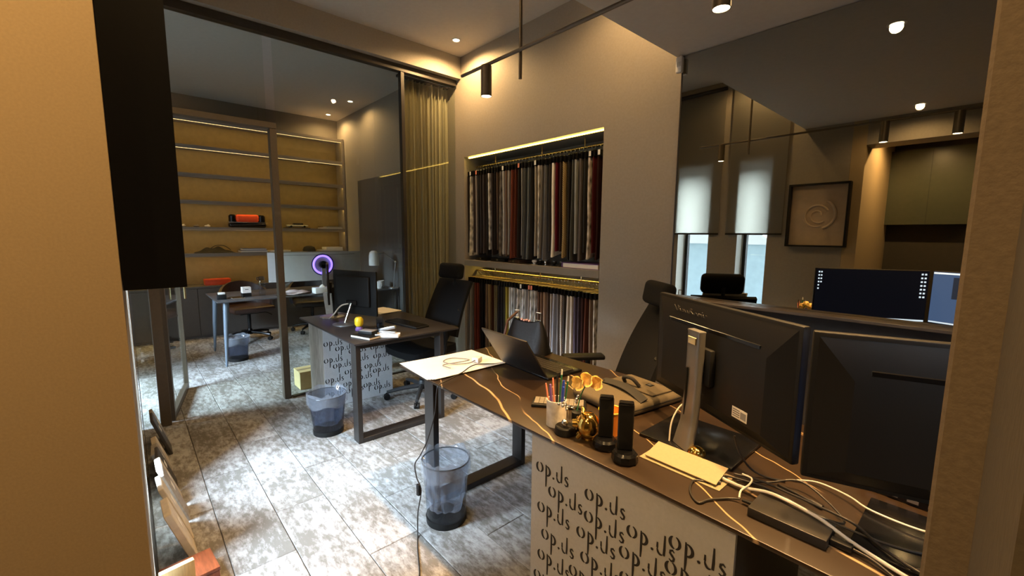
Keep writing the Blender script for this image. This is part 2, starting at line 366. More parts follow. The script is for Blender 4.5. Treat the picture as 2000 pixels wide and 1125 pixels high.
# windows
for i, (x0, x1, yy, z0, z1) in enumerate([(*WINS[0], YF-T, WZ0, WZ1), (*WINS[1], YF-T, WZ0, WZ1), (-5.40, -4.40, -1.70, .15, 2.3)]):
    w = tag(mk('window_%d' % (i+1), None, None, ((x0+x1)/2, yy+.05, z0)), ['narrow window behind the blind nearer the glass partition', 'narrow window behind the blind nearer the entrance', 'tall side window of the glazed office'][i], 'window', kind='structure')
    hw = (x1-x0)/2-.001; h = z1-z0-.002; q = .035
    f = B(); f.box(-hw, -hw+q, -.03, .03, .001, h); f.box(hw-q, hw, -.03, .03, .001, h); f.box(-hw+q, hw-q, -.03, .03, .001, q); f.box(-hw+q, hw-q, -.03, .03, h-q, h)
    f.obj('window_frame', DARKMETAL, w)
    B().box(-hw+q, hw-q, -.004, .004, q, h-q).obj('pane', WGLASS, w)
    pd = bpy.data.lights.new('window_portal', 'AREA'); pd.shape = 'RECTANGLE'; pd.size = x1-x0-.08; pd.size_y = z1-z0-.08; pd.cycles.is_portal = True
    po = bpy.data.objects.new('window_portal', pd); COL.objects.link(po); po.parent = w; po.location = (0, -.05, h/2); po.rotation_euler = (PI/2, 0, 0)
    po.rotation_euler = (-PI/2, 0, PI)
for i, (x0, x1) in enumerate([(-3.07, -2.425), (-2.335, -1.70)]):
    r = thing('roller_blind', ['pale roller blind on the window nearer the glass partition', 'pale roller blind on the window nearer the entrance'][i], 'blind', ((x0+x1)/2, YF+.03, 1.535), 0, 'roller blinds on the window wall')
    hw = (x1-x0)/2
    B().grid(lambda u, v: (-hw+2*hw*u, .002*math.sin(v*5), v*(3.30-1.535)), 4, 10, .0012).obj('blind_cloth', BLIND, r)
    B().box(-hw, hw, -.006, .006, -.018, .004).obj('bottom_bar', DARKMETAL, r)
    B().cyl((-hw, 0, 1.785), (hw, 0, 1.785), .024).obj('roller', DARKMETAL, r)
# outside: neighbouring houses seen through the lower panes
def house(name, label, x0, x1, y0, y1, h, ridge, wall, roof):
    t = thing(name, label, 'building', ((x0+x1)/2, y1, 0)); hw = (x1-x0)/2; d = y1-y0
    B().box(-hw, hw, -d, 0, -1, h).obj('walls', wall, t)
    bb = B(); vs = [bb.bm.verts.new(v) for v in ((-hw-.2, .15, h-.05), (hw+.2, .15, h-.05), (0, .15, ridge), (-hw-.2, -d, h-.05), (hw+.2, -d, h-.05), (0, -d, ridge))]
    for fc in ((0, 1, 2), (3, 5, 4), (0, 3, 4, 1), (1, 4, 5, 2), (2, 5, 3, 0)): bb.bm.faces.new([vs[k] for k in fc])
    bb.obj('roof', roof, t)
    return t
PALEB = mat('pale_blue_render', (.42, .53, .58), .8, noise=.06, scale=6)
BRICK = mat('red_render', (.42, .16, .12), .8, noise=.15, scale=12)
h1 = house('neighbour_house', 'pale blue gabled house outside the window', -6.9, -3.7, -9.0, -6.0, 1.35, 2.5, PALEB, WHITE)
h2 = house('neighbour_shed', 'red house with a white door frame outside the window', -3.1, -1.2, -9.0, -6.2, 1.75, 2.3, BRICK, WHITE)
dd = B().box(-.55, .35, .0, .05, -1, 1.25).obj('door_frame', WHITE, h2); B().box(-.42, .22, .05, .07, -1, 1.12).obj('door_leaf', mat('door_grey', (.5, .53, .55), .6, noise=.04), dd)
for k in range(4): B().box(-1.4+k*.8, -1.38+k*.8, .001, .02, -1, 1.3).obj('wall_batten', PALEB, h1)

# ------------------------------------------------------------------ mirror, picture
mr = thing('wall_mirror', 'large dark tinted mirror filling the wall above a low ledge', 'mirror', (.05, YW, 1.08))
B().box(-1.565, 1.565, -.010, -.002, .0, ZL-1.08-.003).obj('mirror_glass', MIRROR, mr)
B().box(-1.565, 1.565, -.10, -.002, -.018, -.001, .002, 1).obj('ledge', mat('ledge_trim', (.17, .13, .09), .35, noise=.08), mr)
B().box(-1.575, -1.566, -.012, -.002, -.01, ZL-1.08-.003).obj('edge_strip', DARKMETAL, mr)
pf = thing('framed_picture', 'embossed spiral relief picture in a deep black frame beside the entrance', 'picture', (-1.36, YF, 1.735))
hw, hh, dp = .28, .345, .097
b = B()
for a in (-1, 1): b.box(a*hw-a*.018, a*hw, .001, dp, -hh, hh); b.box(-hw+.018, hw-.018, .001, dp, a*hh-a*.018, a*hh)
b.obj('frame', BLACK, pf)
B().box(-hw+.018, hw-.018, .002, .02, -hh+.018, hh-.018).obj('backing', ARTPAPER, pf)
def spiral(k0, r0, r1, a0, a1):
    return [((r0+(r1-r0)*t/20)*math.cos(a0+(a1-a0)*t/20), .026, (r0+(r1-r0)*t/20)*math.sin(a0+(a1-a0)*t/20)) for t in range(21)]
for r0, r1, a0, a1, w in ((.03, .09, 0, 5.5, .010), (.10, .13, .5, 4.2, .012), (.15, .17, -1.2, 1.1, .014), (.14, .12, 3.4, 5.0, .008)):
    B().loft(spiral(0, r0, r1, a0, a1), w, 8).obj('relief', ARTPAPER, pf)

# ------------------------------------------------------------------ lamps in the ceilings
DL = [('small recessed spotlight in the high ceiling near the curtain corner', -3.776, 2.604, ZH, 1.7),
      ('recessed spotlight in the high ceiling beside the lowered ceiling edge', -1.80, 2.40, ZH, .9),
      ('recessed spotlight in the high ceiling above the window blinds', -2.0, .30, ZH, .8),
      ('recessed spotlight in the lowered ceiling close to the mirror', -.50, 2.42, ZL, .35),
      ('recessed spotlight in the lowered ceiling near the entrance', -.59, .32, ZL, .35),
      ('recessed spotlight in the glazed office nearest the shelves', -7.45, 2.62, ZH, .55),
      ('recessed spotlight in the glazed office nearer the glass', -6.50, 2.61, ZH, .30),
      ('recessed spotlight in the corridor behind the entrance', -.60, -.62, ZL, 2.1),
      ('recessed spotlight at the end of the corridor', .9, -1.3, ZL, .35)]
for lab, x, y, z, k in DL:
    t = thing('ceiling_downlight', lab, 'ceiling light', (x, y, z), 0, 'recessed ceiling spotlights')
    B().lathe([(.030, -.001), (.045, -.001), (.045, -.006), (.034, -.006), (.030, -.003)]).obj('trim_ring', WHITE, t)
    B().lathe([(0, -.0035), (.029, -.0035), (.029, -.0008), (0, -.0008)]).obj('lens', LENS, t)
    light('SPOT', 'downlight_beam', (0, 0, -.02), K_DOWN*k, WARM, t, .03, 165, .5)
# pendant track with three spots
tl = thing('track_pendant', 'slim dark pendant rail with cylinder spots hung over the near desk', 'pendant light', (-1.05, 1.45, 2.36))
B().cyl((-1.0, 0, 0), (1.55, 0, 0), .0085, n=12).obj('rail', BRONZE, tl)
for x in (-.54, .95): B().cyl((x, .012, -.125), (x, .012, (ZH if x < -.5 else ZL)-2.36-.001), .0085, n=12).obj('hanging_rod', BRONZE, tl)
for x in (-.785, .40, .79):
    s = B().lathe([(0, 0), (.028, 0), (.028, -.150), (.025, -.150), (.025, -.146), (0, -.146)], (0, 0, 0), 24).obj('spot_cylinder', BRONZE, tl, (x, 0, -.004))
    B().lathe([(0, -.1475), (.0245, -.1475), (.0245, -.1462), (0, -.1462)], (0, 0, 0), 24).obj('lens', LENS, s)
    light('SPOT', 'track_beam', (0, 0, -.165), K_TRACK, WARM2, s, .02, 100, .7)

# ------------------------------------------------------------------ glass partition and its open door
gp = thing('glass_partition', 'tall frameless glass partition with a bronze door frame', 'partition', (GX, 0, 0))
for y0, y1, z0, z1 in ((-.008+YF+.02, .095, .012, 3.12), (.175, .965, 2.425, 3.12), (1.035, 1.905, .012, 3.12), (1.911, 2.868, .012, 3.12)):
    B().box(-.006, .006, y0, y1, z0, z1).obj('glass_pane', GLASS, gp)
b = B(); b.box(-.035, .035, .0, 2.868, 3.121, 3.184); b.obj('top_track', DARKMETAL, gp)
B().box(-.02, .02, 1.045, 2.868, .0005, .011).obj('bottom_track', DARKMETAL, gp)
B().box(-.035, .035, .10, .168, .001, 2.37, .003, 1).obj('post', BRONZE, gp)
B().box(-.035, .035, .975, 1.03, .001, 2.37, .003, 1).obj('post', BRONZE, gp)
B().box(-.035, .035, .10, 1.03, 2.371, 2.42, .003, 1).obj('transom', BRONZE, gp)
B().box(-.03, .03, 2.20, 2.235, .012, 3.12).obj('edge_profile', DARKMETAL, gp)
dr = tag(mk('door_1', None, None, (GX-.04, .175, .006), math.radians(79.0)), 'bronze framed glass door standing open into the glazed office', 'door', kind='structure')
LW, LH = .86, 2.35
b = B()
for args in ((-.02, .02, 0, .045, .001, LH), (-.02, .02, LW-.045, LW, .001, LH), (-.02, .02, .046, LW-.046, .001, .06), (-.02, .02, .046, LW-.046, LH-.05, LH)):
    B().box(*args).obj('stile' if args[2] in (0, LW-.045) else 'rail', BRONZE, dr)
B().box(-.004, .004, .046, LW-.046, .061, LH-.051).obj('glass_pane', GLASS, dr)
b = B(); b.cyl((.02, LW-.10, 1.0), (.06, LW-.10, 1.0), .008); b.cyl((.06, LW-.10, .88), (.06, LW-.10, 1.12), .010); b.obj('handle', BRASS, dr)
# curtain behind the glass
cu = thing('curtain', 'olive taupe pleated curtain hanging beside the fabric niche', 'curtain', (GX-.15, 2.55, .02))
def cur(u, v):
    a = u*2*PI*13
    return (.035*math.sin(a)+.012*math.sin(a*.37+1)+.006*math.sin(v*7+u*9), -.29+.60*u+.010*math.cos(a*1.0), v*3.10)
B().grid(cur, 150, 10, .002).obj('curtain_cloth', CURTAIN, cu)
B().box(-.02, .02, -.30, .32, 3.105, 3.13).obj('curtain_rail', DARKMETAL, cu)

# ------------------------------------------------------------------ niche: shelf, rails, LEDs, fabric samples
sh = thing('niche_shelf', 'thick taupe shelf dividing the fabric niche', 'shelf', ((NX0+NX1)/2, YW, 1.147))
hw = (NX1-NX0)/2
B().box(-hw+.001, hw-.001, -.004, ND-.002, 0, .064, .001, 1).obj('board', mat('shelf_taupe', (.24, .21, .17), .6, noise=.04), sh)
def led(name, label, x0, x1, y, z, m, axis='x', r=.005):
    o = B(); o.box(x0, x1, y-r, y+r, z-r*.6, z+r*.6)
    return tag(o.obj(name, m), label, 'led strip')
for i, (zz, lab) in enumerate(((NZ1-.012, 'warm yellow light strip along the top of the fabric niche'), (1.147-.010, 'warm yellow light strip hidden under the niche shelf'))):
    t = thing('led_strip', lab, 'led strip', ((NX0+NX1)/2, YW+(.03 if i == 0 else .20), zz))
    B().box(-hw+.05, hw-.004, -.007, .007, -.003, .004).obj('diffuser', LEDY, t)
    B().box(-hw+.05, hw-.004, .0075, .011, -.006, .009).obj('profile', BRASS, t)
RAILY = YW+.17
for zz, lab in ((2.255, 'brass hanging rail in the upper half of the fabric niche'), (1.085, 'brass hanging rail in the lower half of the fabric niche')):
    t = thing('hanging_rail', lab, 'rail', ((NX0+NX1)/2, RAILY, zz))
    B().cyl((-hw+.002, 0, 0), (hw-.002, 0, 0), .011, n=14).obj('tube', BRASS, t)
    for x in (-.6, .1, .62): B().cyl((x, 0, .009), (x, 0, (NZ1 if zz > 2 else 1.147)-zz-.001), .006, n=10).obj('bracket', BRASS, t)
UP = '2a2320 d8d0c0 4a3f3c 8a7f78 2c2826 353030 423a38 2a2625 c9c6be 3a3230 231f1d 5a4a40 77716a c0bebb 6d5648 8f8a84 7a4030 6a3828 2b2624 8d8b86 4c4f50 6c7274 2a2a2a a39a8c c8c0b2 7a7672 66676a 3a3636 efe7d6 5b1522 3a2f2c a08a60 2a2725 4f5252 8d8f8c 5a5450 303030 b9afa0 4a1518 2b1410'.split()
LO = '6b625a 8a857e 6a605a 6b3326 7c3a2c 2e2624 1f1d22 26242a 7b6a5c a58f6a 4a2c20 8b8268 7d7458 2a2a33 33333a 4b4538 a08c3a dcdcd6 e6e3da 9a9a96 cfcac0 bdb5a8 e8e4dc a8a4a0 9c8f84 dad6cf cbc6bd 6a4f40 8a6d58 a98b72 5c4a40 b9aca0 9a9aa0 77706c c8b8a8 4a4440 c9bfae d8cdbd 5a5060 4a4048 3a2420 5a3428 8f7a68 d9cfc0'.split()
PRINT_U = {1, 8, 24, 12, 37}; WEAVE_U = {16, 17, 31, 24, 11}
PRINT_L = {18, 20, 22, 25, 26, 43}; WEAVE_L = {9, 11, 12, 34, 21}
NAMED = {'black': '201c1a', 'dark brown': '3c2e28', 'charcoal': '3a3838', 'brown': '6a5040', 'rust red': '74382a', 'grey': '85827e', 'slate grey': '55585a', 'taupe': '80746a', 'beige': 'b09a78', 'cream': 'e4dccb', 'pale grey': 'bdbab4', 'burgundy': '501520', 'navy': '282834', 'olive': '7c7350', 'mustard': 'a08c3a', 'plum': '4e4552'}
def cname(h):
    c = [int(h[i:i+2], 16) for i in (0, 2, 4)]
    return min(NAMED, key=lambda k: sum((a-b_)**2 for a, b_ in zip(c, [int(NAMED[k][i:i+2], 16) for i in (0, 2, 4)])))
def ordn(n): return '%d%s' % (n, 'th' if 10 < n % 100 < 14 else {1: 'st', 2: 'nd', 3: 'rd'}.get(n % 10, 'th'))
def swatch_mesh(h, th, seed, kind):
    rr = random.Random(seed); a, p, a2, p2 = rr.uniform(.003, .007), rr.uniform(0, 6), rr.uniform(.002, .006), rr.uniform(0, 6); sp = rr.uniform(.6, 1.4)
    def f(u, v):
        return (a*(1-v)*math.sin(5*v*sp+p+2*u) + a2*math.sin(u*6+p2)*(1-.6*v), -.155+.25*u*(1-.05*math.sin(3*v+p))+.012*(1-v)*math.sin(p2), -h+h*v + .02*(1-v)*math.sin(4*u+p))
    return B().grid(f, 5, 12, th).mesh('fabric', None, 60)
UPM = [swatch_mesh(rh, th, i, 0) for i, (rh, th) in enumerate([(.82, .010), (.84, .014), (.83, .018), (.85, .008), (.81, .018), (.855, .012), (.84, .020), (.80, .010)])]
LOM = [swatch_mesh(rh, th, 40+i, 0) for i, (rh, th) in enumerate([(.78, .010), (.80, .014), (.81, .016), (.78, .008), (.80, .018), (.79, .012), (.80, .017), (.77, .009)])]
for me in UPM+LOM: me.materials.append(WHITE)
HEAD = B().box(-.010, .010, -.158, .10, -.030, .026, .003, 1).mesh('header_clip', BLACKG, 35)
HOOKU = B().tube([(0, .005, .02), (0, .002, .055), (0, -.016, .07), (0, -.0145, .092), (0, .0, .1035), (0, .0135, .094)], .0022, 6, 4).mesh('hook', CHROME, 60)
TAGM = B().box(-.011, .0112, -.1595, -.1585, -.022, .018).mesh('paper_tag', PAPER); TAGR = B().box(-.011, .0112, -.1595, -.1585, -.022, .018).mesh('paper_tag', CORAL)
TOPY = B().box(-.009, .009, -.150, .09, .0265, .0285).mesh('hanger_top', mat('hanger_lit_yellow', (.55, .40, .18), .6, noise=.1))  # LED light on the lower hanger tops is put into this yellow
def swatches(cols, zr, meshes, word, prints, weaves):
    n = len(cols)
    for i, h in enumerate(cols):
        x = NX0+.035+(NX1-NX0-.065)*(i+.5)/n + random.uniform(-.005, .005)
        kind = 'print' if i in prints else 'weave' if i in weaves else 'plain'
        lab = '%s %sfabric sample, %s from the left on the %s rail' % (cname(h), {'print': 'patterned ', 'weave': 'woven ', 'plain': ''}[kind], ordn(i+1), word)
        rt_ = thing('fabric_sample', lab, 'fabric sample', (x, RAILY, zr-.092), random.uniform(-.03, .03), 'fabric samples on the %s rail' % word)
        fo = mk('fabric', random.choice(meshes), rt_, (0, 0, -.028))
        fo.material_slots[0].link = 'OBJECT'; fo.material_slots[0].material = cloth_mat('cloth_%s_%d' % (word, i), hexc(h), kind)
        mk('header_clip', HEAD, rt_, (0, 0, random.uniform(-.006, .003))); mk('hook', HOOKU, rt_)
        if word == 'lower': mk('hanger_top', TOPY, rt_)
        if word == 'upper' and i in (1, 3, 13, 18, 23, 37, 39): mk('paper_tag', TAGR if i in (3, 18) else TAGM, rt_)
        if word == 'lower' and i in (21, 24, 25): mk('paper_tag', TAGR if i > 21 else TAGM, rt_)
swatches(UP, 2.255, UPM, 'upper', PRINT_U, WEAVE_U)
swatches(LO, 1.085, LOM, 'lower', PRINT_L, WEAVE_L)
# things on the niche shelf
SZ = 1.212
bn = thing('ring_binder', 'navy binder with white pages lying at the right end of the niche shelf', 'binder', (-2.38, YW+.14, SZ), 0)
B().box(-.20, .20, -.12, .14, 0, .004).obj('cover', PURPLE, bn); B().box(-.19, .195, -.118, .13, .0045, .040).obj('pages', PAPER, bn); B().box(-.20, .20, -.12, .14, .0405, .045).obj('cover', PURPLE, bn); B().box(-.205, -.2005, -.12, .14, 0, .045).obj('spine', PURPLE, bn)
def knob(x, y, m, r, lab):
    t = thing('door_knob_sample', lab, 'knob', (x, y, SZ)); B().lathe([(0, 0), (r*1.1, 0), (r*1.1, .004), (r*.5, .006), (r*.45, .018), (r*.9, .024), (r, .034), (r*.8, .044), (0, .048)]).obj('knob_body', m, t)
    B().lathe([(r*.7, .0445), (r*.72, .047), (r*.5, .0478)]).obj('knob_ring', CHROME, t)
for i, (x, m, r, q) in enumerate([(-2.98, WHITE, .026, 'white round knob sample on the niche shelf'), (-2.90, BLACK, .022, 'black knob sample right of the white knob on the niche shelf'), (-2.83, CHROME, .020, 'chrome knob sample in the middle of the niche shelf'), (-2.72, BLACK, .026, 'black knob sample left of the binder on the niche shelf'), (-2.63, DARKMETAL, .024, 'dark metal knob sample nearest the binder')]): knob(x, YW+.07, m, r, q)
for i, (x, q) in enumerate([(-3.80, 'dark folded sample case at the left end of the niche shelf'), (-3.52, 'dark sample case second from the left on the niche shelf'), (-3.25, 'brown sample box left of the knobs on the niche shelf')]):
    t = thing('sample_case', q, 'case', (x, YW+.13, SZ), random.uniform(-.2, .2))
    m = BLACKG if i < 2 else LEATHER
    B().box(-.11, .11, -.08, .08, 0, .022, .004).obj('case_body', m, t); B().box(-.105, .105, -.078, .078, .0225, .034, .004).obj('case_lid', m, t); B().box(-.012, .012, -.086, -.0805, .012, .028).obj('clasp', CHROME, t)

# ------------------------------------------------------------------ far office furniture
cb = thing('shelving_unit', 'tall taupe wall shelving with warm light strips and grey base cupboards', 'shelving', (XB, 1.0, 0))
Y0, Y1 = -2.45, 1.87    # local y range -> world -1.45 .. 2.87
B().box(.001, .35, Y0, Y1, .705, .735, .002, 1).obj('counter', CABGREY, cb)
n = 4; wd = (Y1-Y0)/n
for k in range(n):
    d_ = B().box(.33, .349, Y0+k*wd+.002, Y0+(k+1)*wd-.002, .03, .702, .002, 1).obj('cupboard_door', CABGREY, cb)
B().box(.001, .328, Y0, Y1, 0.001, .703).obj('cupboard_body', CABGREY, cb)
B().box(.001, .012, Y0, Y1, .736, 3.06).obj('back_panel', SHELFB, cb)
for z in (1.165, 1.535, 1.905, 2.275, 2.655, 3.02):
    s = B().box(.013, .30, Y0, 1.835, z, z+.035, .001, 1).obj('shelf', SHELFM, cb)
for z in (2.655, 3.02):
    B().box(.290, .298, Y0, 1.83, z-.0195, z-.0165).obj('light_strip', mat('led_line', (1, .8, .4), .5, emit=(1.0, .70, .30), estr=3.5 if z > 3 else 2.0), cb)
LEDH = mat('led_hidden', (1, .8, .4), .5, emit=(1.0, .62, .16), estr=15.0)
for z in (1.165, 1.535, 1.905, 2.275, 2.655, 3.02):
    B().box(.262, .282, Y0, 1.83, z-.005, z-.0005).obj('light_strip', LEDH, cb)
    B().box(.285, .300, Y0, 1.835, z-.016, z-.0005).obj('shelf_lip', SHELFM, cb)
B().box(.001, .302, 1.836, 1.87, .736, 3.06).obj('side_panel', SHELFM, cb)
def X(z, dz=.001): return z+.035+dz
# shelf objects (world)
ht = thing('orange_radio', 'orange and black retro radio with chrome trim on the shelf', 'radio', (XB+.17, 1.41, X(1.535)), PI/2)
B().box(-.245, .245, -.07, .07, .0, .075, .03, 3).obj('lower_body', BLACKG, ht); B().box(-.25, .25, -.073, .073, .072, .082, .004).obj('chrome_band', CHROME, ht)
B().box(-.15, .15, -.065, .065, .0825, .195, .03, 3).obj('upper_body', REDOR, ht)
for s_x in (-.19, .19): B().lathe([(0, 0), (.045, .0), (.05, .02), (.05, .09), (.03, .11), (0, .112)], (s_x, 0, .0825)).obj('end_cap', BLACKG, ht)
mc = thing('model_car', 'small silver model car on a dark stand', 'model car', (XB+.17, 2.11, X(1.535)), PI/2)
B().box(-.19, .19, -.06, .06, 0, .012, .003).obj('stand', BLACK, mc); B().box(-.16, .16, -.05, .05, .022, .055, .014, 3).obj('car_body', SILVER, mc); B().box(-.06, .09, -.042, .042, .0555, .085, .014, 3).obj('car_cabin', BLACKG, mc)
for sx in (-.10, .10):
    for sy in (-.05, .05): B().cyl((sx, sy-.006, .030), (sx, sy+.006, .030), .017).obj('wheel', BLACK, mc)
def book(lab, x, y, z, l, w, h, m, rz=0):
    t = thing('book', lab, 'book', (x, y, z), rz)
    B().box(-w/2, w/2, -l/2, l/2, 0, .003).obj('cover', m, t); B().box(-w/2+.004, w/2-.006, -l/2+.004, l/2-.004, .0035, h-.0035).obj('pages', PAPER, t); B().box(-w/2, w/2, -l/2, l/2, h-.003, h).obj('cover', m, t); B().box(-w/2-.003, -w/2, -l/2, l/2, 0, h).obj('spine', m, t)
book('thin white book at the right end of the middle shelf', XB+.17, 2.64, X(1.535), .34, .22, .022, WHITE)
book('silver grey folder lying on the thin white book', XB+.16, 2.68, X(1.535, .024), .24, .20, .014, SILVER)
book('navy book on the lowest shelf left of the door frame', XB+.17, 1.46, X(1.165), .36, .24, .030, mat('navy', (.03, .04, .10), .5, noise=.1))
book('blue book lying on the navy book', XB+.17, 1.47, X(1.165, .032), .32, .22, .025, mat('midnight', (.04, .06, .16), .5, noise=.1))
book('cream book on the lowest shelf right of the door frame', XB+.17, 1.82, X(1.165), .30, .24, .025, mat('creamcover', (.7, .6, .4), .5, noise=.1))
book('white book at the right end of the lowest shelf', XB+.17, 2.62, X(1.165), .36, .24, .022, WHITE)
book('grey white book topmost at the right end of the lowest shelf', XB+.17, 2.66, X(1.165, .024), .28, .22, .040, WHITE)
hat = thing('felt_hat', 'black hat lying on the lowest shelf', 'hat', (XB+.17, 2.28, X(1.165)))
B().lathe([(.10, 0), (.098, .03), (.08, .065), (.04, .085), (0, .088)]).obj('crown', BAGD, hat); B().box(.07, .14, -.06, .06, .001, .006, .002).obj('brim', BAGD, hat)
clo = thing('black_garment', 'crumpled black garment with a loop lying on the lowest shelf', 'garment', (XB+.17, .97, X(1.165)))
def crum(u, v):
    x, y = -.10+.2*v, -.24+.48*u
    return (x, y, .003+max(0, math.sin(PI*u)*math.sin(PI*v))*(.06+.018*math.sin(u*19+v*5)+.015*math.sin(v*13+u*3)))
B().grid(crum, 26, 12, .003).obj('cloth', BAGD, clo); B().tube([(0, -.05, .06), (.02, .02, .105), (.02, .12, .10), (0, .2, .04)], .005).obj('loop', BAGD, clo)
for i, (yy, m, q) in enumerate([(.62, PAPER, 'pale pebble leftmost on the middle shelf'), (.775, SHELFM, 'brown pebble between the two pale pebbles on the shelf'), (.905, PAPER, 'pale pebble beside the orange radio shelf end')]):
    t = thing('pebble', q, 'ornament', (XB+.18, yy, X(1.535))); B().sphere((0, 0, .016), .03, (1, 1.2, .52), 14).obj('pebble_body', m, t); B().sphere((.008, .01, .034), .012, (1, 1.2, .5), 10).obj('pebble_top', m, t)
ob = thing('orange_box', 'flat bright orange box on the grey base cupboards', 'box', (XB+.20, .97, .736), PI/2)
B().box(-.155, .155, -.09, .09, 0, .05, .002).obj('box_body', REDOR, ob); B().box(-.158, .158, -.093, .093, .0505, .085, .002).obj('box_lid', REDOR, ob)

# far desk with tapering legs
fd = thing('far_desk', 'black desk with tapering blue grey legs in the glazed office', 'desk', (-6.07, 1.72, 0))
B().box(-.45, .45, -1.02, .66, .725, .742, .004).obj('desk_top', FARDESK, fd)
FLEG = mat('far_leg', (.16, .20, .25), .35, metal=.4, noise=.05)
for sx in (-1, 1):
    for yy in (-.95, .58): B().loft([(sx*.385, yy+.02, .7245), (sx*.41, yy-.0, .4), (sx*.43, yy-.02, .001)], [.030, .024, .012], 14).obj('leg', FLEG, fd)
B().box(-.40, .40, -.93, -.90, .68, .7245).obj('apron', DARKMETAL, fd); B().box(-.40, .40, .55, .58, .68, .7245).obj('apron', DARKMETAL, fd)
FZ = .743
um = thing('ultrawide_monitor', 'silver backed curved ultrawide monitor with a glowing purple ring', 'monitor', (-5.92, 1.88, FZ))
def um_f(u, v): y = -.585+1.17*u; return (.02-.16*(2*u-1)**2*.55, y, .14+.37*v)
B().grid(um_f, 24, 4, .03).obj('rear_shell', mat('um_silver', (.42, .42, .40), .45, metal=.1, noise=.03), um)
B().grid(lambda u, v: (um_f(u, v)[0]-.036, um_f(u, v)[1]*.985, .145+.36*v), 24, 2, .002).obj('screen', BLACKG, um)
B().grid(lambda u, v: (um_f(.08+.84*u, v)[0]+.0025, um_f(.08+.84*u, v)[1], .472+.004*v), 24, 1, .002).obj('seam', DARKMETAL, um)
r = B().loft([(.032, .04+.115*math.cos(2*PI*k/28), .345+.115*math.sin(2*PI*k/28)) for k in range(29)], .012, 8).obj('light_ring', RING, um)
B().loft([(.030, .04+.138*math.cos(2*PI*k/28), .345+.138*math.sin(2*PI*k/28)) for k in range(29)], .006, 8).obj('ring_rim', BLACK, um)
B().cyl((.024, .04, .345), (.07, .04, .345), .05).obj('stand_mount', BLACK, um); B().box(.04, .07, .015, .065, .01, .345).obj('stand_neck', SILVER, um); B().box(-.06, .10, -.14, .22, .0, .012, .004).obj('stand_base', BLACK, um)
bt = thing('water_bottle', 'clear glass water bottle with a dark lid on the far desk', 'bottle', (-5.86, 1.19, FZ))
B().lathe([(0, 0), (.033, 0), (.035, .01), (.035, .16), (.028, .18), (.028, .19), (0, .19)]).obj('bottle_body', CLEAR, bt); B().lathe([(0, .1905), (.032, .1905), (.032, .225), (.024, .235), (0, .235)]).obj('lid', SMOKE, bt)
B().loft([(.0, -.03, .215), (.0, -.048, .225), (0, -.048, .20), (0, -.033, .19)], .005).obj('carry_loop', BLACK, bt)
bx = thing('white_box', 'white box with a black base band on the far desk', 'box', (-5.90, 1.03, FZ), .05)
B().box(-.04, .04, -.045, .045, 0, .045, .001, 1).obj('lower_box', BLACK, bx); B().box(-.04, .04, -.045, .045, .0455, .115, .001, 1).obj('upper_box', WHITE, bx); B().box(.0402, .0408, -.018, .018, .085, .092).obj('print_line', DARKMETAL, bx)
kb = thing('gift_box', 'small black box with a white card on top at the far desk corner', 'box', (-5.84, .775, FZ), -.1)
B().box(-.05, .05, -.045, .045, 0, .055, .002).obj('box_body', BLACK, kb); B().box(-.036, .036, -.034, .034, .0555, .075, .002).obj('card_block', WHITE, kb)
tb = thing('tablet', 'dark tablet lying near the far desk corner', 'tablet', (-5.83, .92, FZ), .1)
B().box(-.09, .09, -.065, .065, 0, .008, .003).obj('tablet_body', SILVER, tb); B().box(-.084, .084, -.060, .060, .0082, .009).obj('screen', BLACKG, tb)
ts = thing('loose_papers', 'pile of pink and white papers on the far desk', 'papers', (-5.78, 1.55, FZ), .3)
for k, (dx, dy, a) in enumerate(((0, 0, .1), (.02, .05, .4), (-.01, -.04, -.3))): B().grid(lambda u, v: (-.07+.14*u, -.10+.2*v, .006+.012*k+.03*math.sin(PI*u)*math.sin(PI*v)), 6, 8, .002).obj('sheet', mat('pinkpaper', (.75, .60, .56), .7, noise=.1), ts, (dx, dy, 0), a)
ac = thing('acrylic_holder', 'clear acrylic document holder leaning on the far desk', 'stand', (-5.72, 1.40, FZ), .0)
B().obox((0, 0, .09), (1, 0, 0), (0, .7, .7), (0, -.7, .7), .05, .12, .002).obj('clear_sheet', CLEAR, ac); B().box(-.05, .05, -.10, .10, 0, .004).obj('foot', CLEAR, ac)
ph = thing('desk_phone', 'black desk telephone on the far desk', 'telephone', (-5.72, 2.13, FZ), .0)
B().box(-.09, .09, -.11, .11, 0, .04, .012).obj('phone_body', BLACK, ph); B().box(-.08, -.02, -.10, .10, .0405, .065, .012).obj('handset', BLACK, ph)
for i in range(3):
    for j in range(4): B().box(.0+.022*i, .016+.022*i, -.05+.026*j, -.032+.026*j, .0402, .046).obj('key', WHITE, ph)
st = thing('tissue_box', 'white tissue box at the back of the far desk', 'box', (-5.70, 1.84, FZ), .1)
B().box(-.06, .06, -.11, .11, 0, .07, .003).obj('box_body', WHITE, st); B().grid(lambda u, v: (-.03+.06*u, -.03+.06*v, .0705+.04*math.sin(PI*u)*math.sin(PI*v)+.008*math.sin(u*9)), 6, 6, .001).obj('tissue', PAPER, st)

